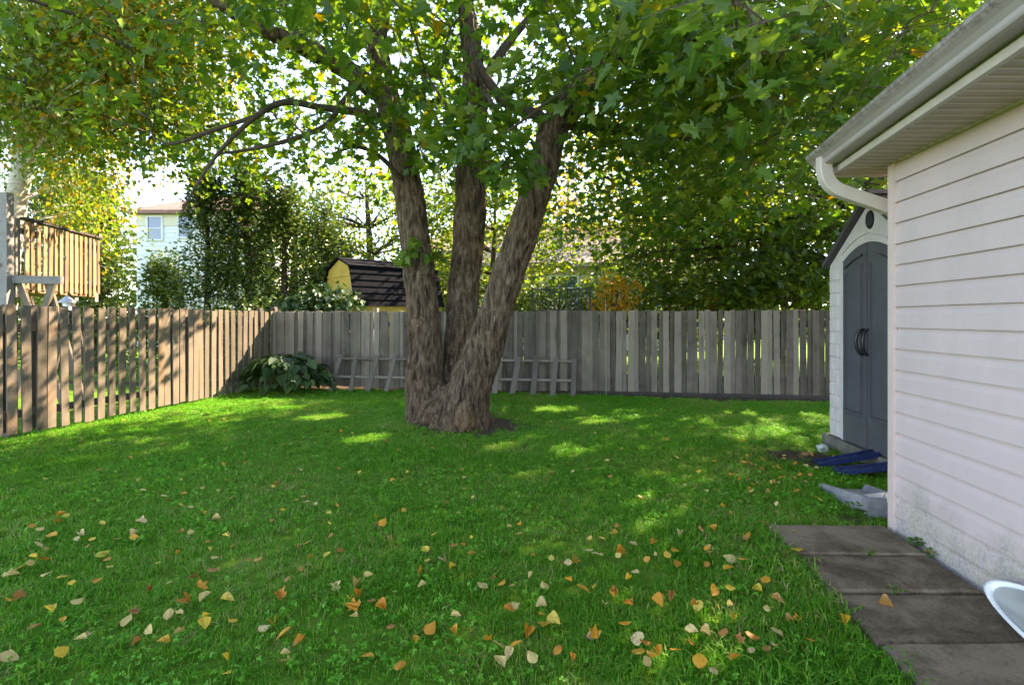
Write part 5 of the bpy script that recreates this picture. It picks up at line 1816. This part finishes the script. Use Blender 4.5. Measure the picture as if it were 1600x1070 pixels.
def lawn_ok(x, y):
    if y < 1.3: return 0.0
    if y > back_y(x) - 0.02 or x < left_x(y) - 0.5: return 0.0
    if abs(x) > 0.99 * y + 0.5: return 0.0
    if y < 3.28 and x > walk_left(y) + 0.0 + 0.045 * mnoise.noise(Vector((y * 6, 0, 0))) + 0.03 * mnoise.noise(Vector((y * 19, 5, 0))): return 0.0
    if x > sx(y) - 0.07 and y > 4.0 and y < 5.55: return 0.0
    if x > wall_x(y) - 0.02 and y < 3.35: return 0.0
    if 2.29 < x < 2.68 and 3.46 < y < 4.04: return 0.0
    s = soil_at(x, y)
    n = mnoise.noise(Vector((x * 5, y * 5, 0))) * 0.5
    thin = mnoise.noise(Vector((x * 1.1 + 9, y * 1.1, 3))) + 0.5 * mnoise.noise(Vector((x * 4, y * 4, 6)))
    return max(0.0, min(1.0, 1.25 - 1.5 * (s + n * 0.6))) * (1.0 - 0.3 * max(0.0, min(1.0, (thin - 0.22) * 3)))
rgg = np.random.default_rng(5)
tufts = [tuft(i, 28, 0.058, 0.046 + 0.004 * (i % 4), 0.0044) for i in range(10)]
area = 12.6 * 9.2
pts = scatter_points(int(area * 540), rgg, lambda x, y: lawn_ok(x, y) * (0.78 + 0.5 * mnoise.noise(Vector((x * 1.7, y * 1.7, 8)))), (-6.2, 6.4), (1.3, 10.5))
n = len(pts)
rots = np.stack([rgg.normal(0, 0.12, n), rgg.normal(0, 0.12, n), rgg.uniform(0, 6.28, n)], 1)
scl = rgg.uniform(0.65, 1.15, n) * np.array([0.9 + 0.35 * mnoise.noise(Vector((p[0] * 1.3, p[1] * 1.3, 2))) for p in pts])
scl = scl * np.where((pts[:, 0] > 0.7) & (pts[:, 1] < 3.4), 1.0 + 0.45 * np.clip((pts[:, 0] - 0.7) / 0.5, 0, 1), 1.0)
instancer('grass', pts, rots, scl, rgg.integers(0, 10, n), tufts, 'green lawn grass covering the yard inside the fences', 'grass')
clv = [clover_clump(50 + i, 12, 0.07) for i in range(6)]


def clover_f(x, y):
    k = mnoise.noise(Vector((x * 0.9 + 4, y * 0.9, 1))) + 0.35 * mnoise.noise(Vector((x * 3.1, y * 3.1, 4)))
    return max(0.12, min(1.0, (k + 0.35) * 1.5)) * lawn_ok(x, y)
pts = scatter_points(int(area * 125), rgg, clover_f, (-6.2, 6.4), (1.3, 10.5))
n = len(pts)
rots = np.stack([rgg.normal(0, 0.1, n), rgg.normal(0, 0.1, n), rgg.uniform(0, 6.28, n)], 1)
instancer('clover', pts, rots, rgg.uniform(0.7, 1.15, n), rgg.integers(0, 6, n), clv, 'patches of small round clover leaves growing through the lawn', 'clover')

# fallen leaves
def curled(seed, tmpl, faces, curl, fold, mat):
    rng = np.random.default_rng(seed)
    V = []
    for (x, y, z) in tmpl:
        yy = y - 0.5
        V.append((x * 0.95 * (1 - 0.25 * fold), yy * (1 - 0.15 * abs(curl)), curl * yy * yy + fold * abs(x) + 0.10 * rng.normal() * abs(x)))
    me = bpy.data.meshes.new('fallen_leaf')
    me.from_pydata(V, [], faces)
    me.materials.append(mat)
    return me
T_OV2, F_OV2 = mirrored([(0, 0), (0.22, 0.10), (0.40, 0.30), (0.38, 0.52), (0.22, 0.78), (0, 1)], 0.05, 0.0)
kinds = {}
for ci, cn in enumerate(('cream', 'orange', 'yellow', 'brown', 'lime')):
    kinds[cn] = [curled(ci * 10 + q, T_OV2 if q < 5 else T_MAPLE, F_OV2 if q < 5 else F_MAPLE, [0.9, -1.1, 0.35, 1.3, 0.25, 0.8, -0.7][q], [0.35, 0.9, 0.5, 1.5, 0.12, 0.6, 0.5][q], M['fall_' + cn]) for q in range(7)]
CN = {'c': 'cream', 'o': 'orange', 'y': 'yellow', 'b': 'brown', 'l': 'lime'}
seen = """161,879,l 126,846,c 265,974,c 96,1038,y 253,1021,o 215,1023,b 447,1044,c 469,1031,o 445,1005,o 353,958,y 322,950,c 290,953,o 316,936,o 210,844,c 220,826,c 322,819,y 337,819,c 98,821,o 80,848,o 59,864,c 20,907,c 73,917,c 98,915,y 33,899,o 67,893,o 6,953,o 25,944,c 120,963,c 71,974,y 200,985,c 235,1005,c 279,1013,c 318,993,y 437,940,o 332,904,b 14,1042,c 578,912,c 525,926,c 557,925,c 561,942,o 549,959,o 594,964,o 610,851,c 598,830,o 659,942,c 659,907,o 706,905,y 665,869,y 693,884,c 753,930,c 786,932,o 850,930,c 845,957,c 795,976,o 826,999,o 851,994,o 865,983,y 714,989,c 708,1005,o 673,996,o 645,1026,o 574,1041,o 625,1060,o 762,1029,o 777,1022,c 831,1047,c 796,1051,c 777,1062,c 806,1036,o 875,1040,o 928,1009,c 959,938,o 933,881,c 920,874,c 971,873,o 900,887,o 796,841,c 812,841,o 886,929,o 910,940,o 947,969,c 981,972,o 975,999,o 1018,872,o 1055,878,o 1058,896,o 1140,884,c 1161,895,o 1142,912,o 1196,926,o 1185,932,y 1114,944,o 1142,936,y 1030,955,o 1051,955,b 1083,973,o 1091,963,y 929,1010,o 997,1019,c 1081,1007,c 1104,1000,c 1175,1017,o 1083,1025,o 1007,1033,o 996,1049,o 1026,1047,o 1056,1042,o 1093,1062,o 1154,1059,o 1169,853,o 1114,837,o 1062,847,c 1245,872,y 1320,984,y 1213,963,b 1384,953,b 1450,876,y"""
spots = []
for tok in seen.split():
    a, b, c = tok.split(',')
    spots.append((float(a), float(b), CN[c], True))
rl = random.Random(99)
while len(spots) < 165:
    px = rl.gauss(1200, 55); pyy = rl.gauss(752, 26)
    if 690 < pyy < 815 and 1080 < px < 1290: spots.append((px, pyy, rl.choice(['cream', 'cream', 'orange', 'yellow', 'orange', 'brown']), False))
while len(spots) < 300:
    pyy = 640 + 430 * (rl.random() ** 0.9)
    px = rl.uniform(5, 1380)
    if pyy > 800 and px > 1180 + (pyy - 800) * 0.6: continue
    if px < 300 and pyy < 700: continue
    if 630 < px < 790 and pyy < 690: continue
    if pyy < 720 and rl.random() < 0.5: continue
    spots.append((px, pyy, rl.choice(['cream', 'cream', 'orange', 'orange', 'yellow', 'brown', 'brown']), False))
LOOK = {'cream': 'cream', 'orange': 'orange', 'yellow': 'yellow', 'brown': 'brown', 'lime': 'lime'}
SHAPE = ['cupped', 'humped', 'gently curled', 'rolled', 'flat', 'lobed', 'folded lobed']
SAME = {}
for i, (px, pyy, cn, big_) in enumerate(spots):
    d = CAM_H * F_PX / (pyy - HOR)
    x = (px - 800) / F_PX * d
    onslab = d < 3.27 and x > walk_left(d) + 0.02
    z = 0.040 if onslab else gz(x, d) + rl.uniform(0.034, 0.062)
    vk = rl.choices(range(7), [3, 3, 2, 4, 1.5, 0.5, 0.6])[0]
    o = link('fallen_leaf', kinds[cn][vk], None, (x, d, z), (rl.gauss(0, 0.32), rl.gauss(0, 0.32), rl.uniform(0, 6.28)))
    if onslab: o.rotation_euler.x *= 0.3; o.rotation_euler.y *= 0.3
    s_ = rl.uniform(0.054, 0.078) if big_ else rl.uniform(0.036, 0.058)
    if cn == 'lime': s_ = 0.075
    o.scale = (s_, s_, s_)
    size = 'large' if s_ > 0.064 else 'small' if s_ < 0.048 else 'middling'
    if onslab:
        zone = 'on the walkway ' + ('against the siding' if x > wall_x(d) - 0.25 else 'near its grass edge' if x < walk_left(d) + 0.14 else 'in the middle of a slab')
    elif d > 3.9 and x > 1.15: zone = 'in the grass before the plastic shed'
    elif d > 3.3 and x > 1.15: zone = 'in the grass just beyond the walkway end'
    elif d > 4.4 and x < -2.2: zone = 'in the grass toward the picket fence'
    elif d > 4.4 and x < 0.2: zone = 'in the grass around the maple foot'
    elif d > 4.4: zone = 'in the grass toward the board fence'
    elif x > 0.75 and d < 3.3: zone = 'in the grass beside the walkway'
    elif d > 3.1: zone = 'midway across the lawn' + (', picket fence side' if x < -1.2 else ' before the maple' if x < 0.3 else ', house side')
    else: zone = 'at the near lawn edge' + (', picket fence side' if x < -0.9 else ' before the maple' if x < 0.05 else ', house side')
    lab_ = size + ' ' + SHAPE[vk] + ' ' + LOOK[cn] + ' leaf ' + zone
    tag(o, lab_, 'leaf', 'fallen leaves on the ground')
    SAME.setdefault(lab_, []).append((d, o))
for lab_, same in SAME.items():
    if len(same) > 1:                                   # tell those of one look apart by how near they lie
        same.sort(key=lambda t: t[0])
        for q, (d, o) in enumerate(same):
            o['label'] = lab_ + ', ' + (['nearest', 'second nearest', 'third nearest', 'fourth nearest', 'fifth nearest', 'sixth nearest', 'seventh nearest', 'eighth nearest'][min(q, 7)])
nf = 170
fy = np.array([rl.uniform(630, 900) for q in range(nf)]); fx = np.array([rl.uniform(5, 1280) for q in range(nf)])
fd = CAM_H * F_PX / (fy - HOR)
fP = np.stack([(fx - 800) / F_PX * fd, fd, np.array([gz((a - 800) / F_PX * d, d) + 0.042 for a, d in zip(fx, fd)])], 1)
ok = (fP[:, 0] > [left_x(v) + 0.1 for v in fd]) & ~((np.abs(fx - 715) < 85) & (fy < 685)) & ~((fP[:, 0] > 2.1))
fP = fP[ok]; n = len(fP)
fa = rgg.uniform(0, 6.28, n)
fV = leaf_cloud(fP, np.stack([np.cos(fa), np.sin(fa), rgg.normal(0, 0.3, n)], 1), np.stack([rgg.normal(0, .4, n), rgg.normal(0, .4, n), np.ones(n)], 1), rgg.uniform(0.03, 0.05, n), T_OV2)
tag(link('small_fallen_leaves', np_mesh('small_fallen_leaves', fV, F_OV2, n, len(T_OV2), M['fall_mixed'], rgg.uniform(0, 1, n))), 'small dry leaf scraps strewn over the far lawn', 'leaves', None, 'stuff')
print('LEAVES', len(P1), 'TRUNK', nvt)
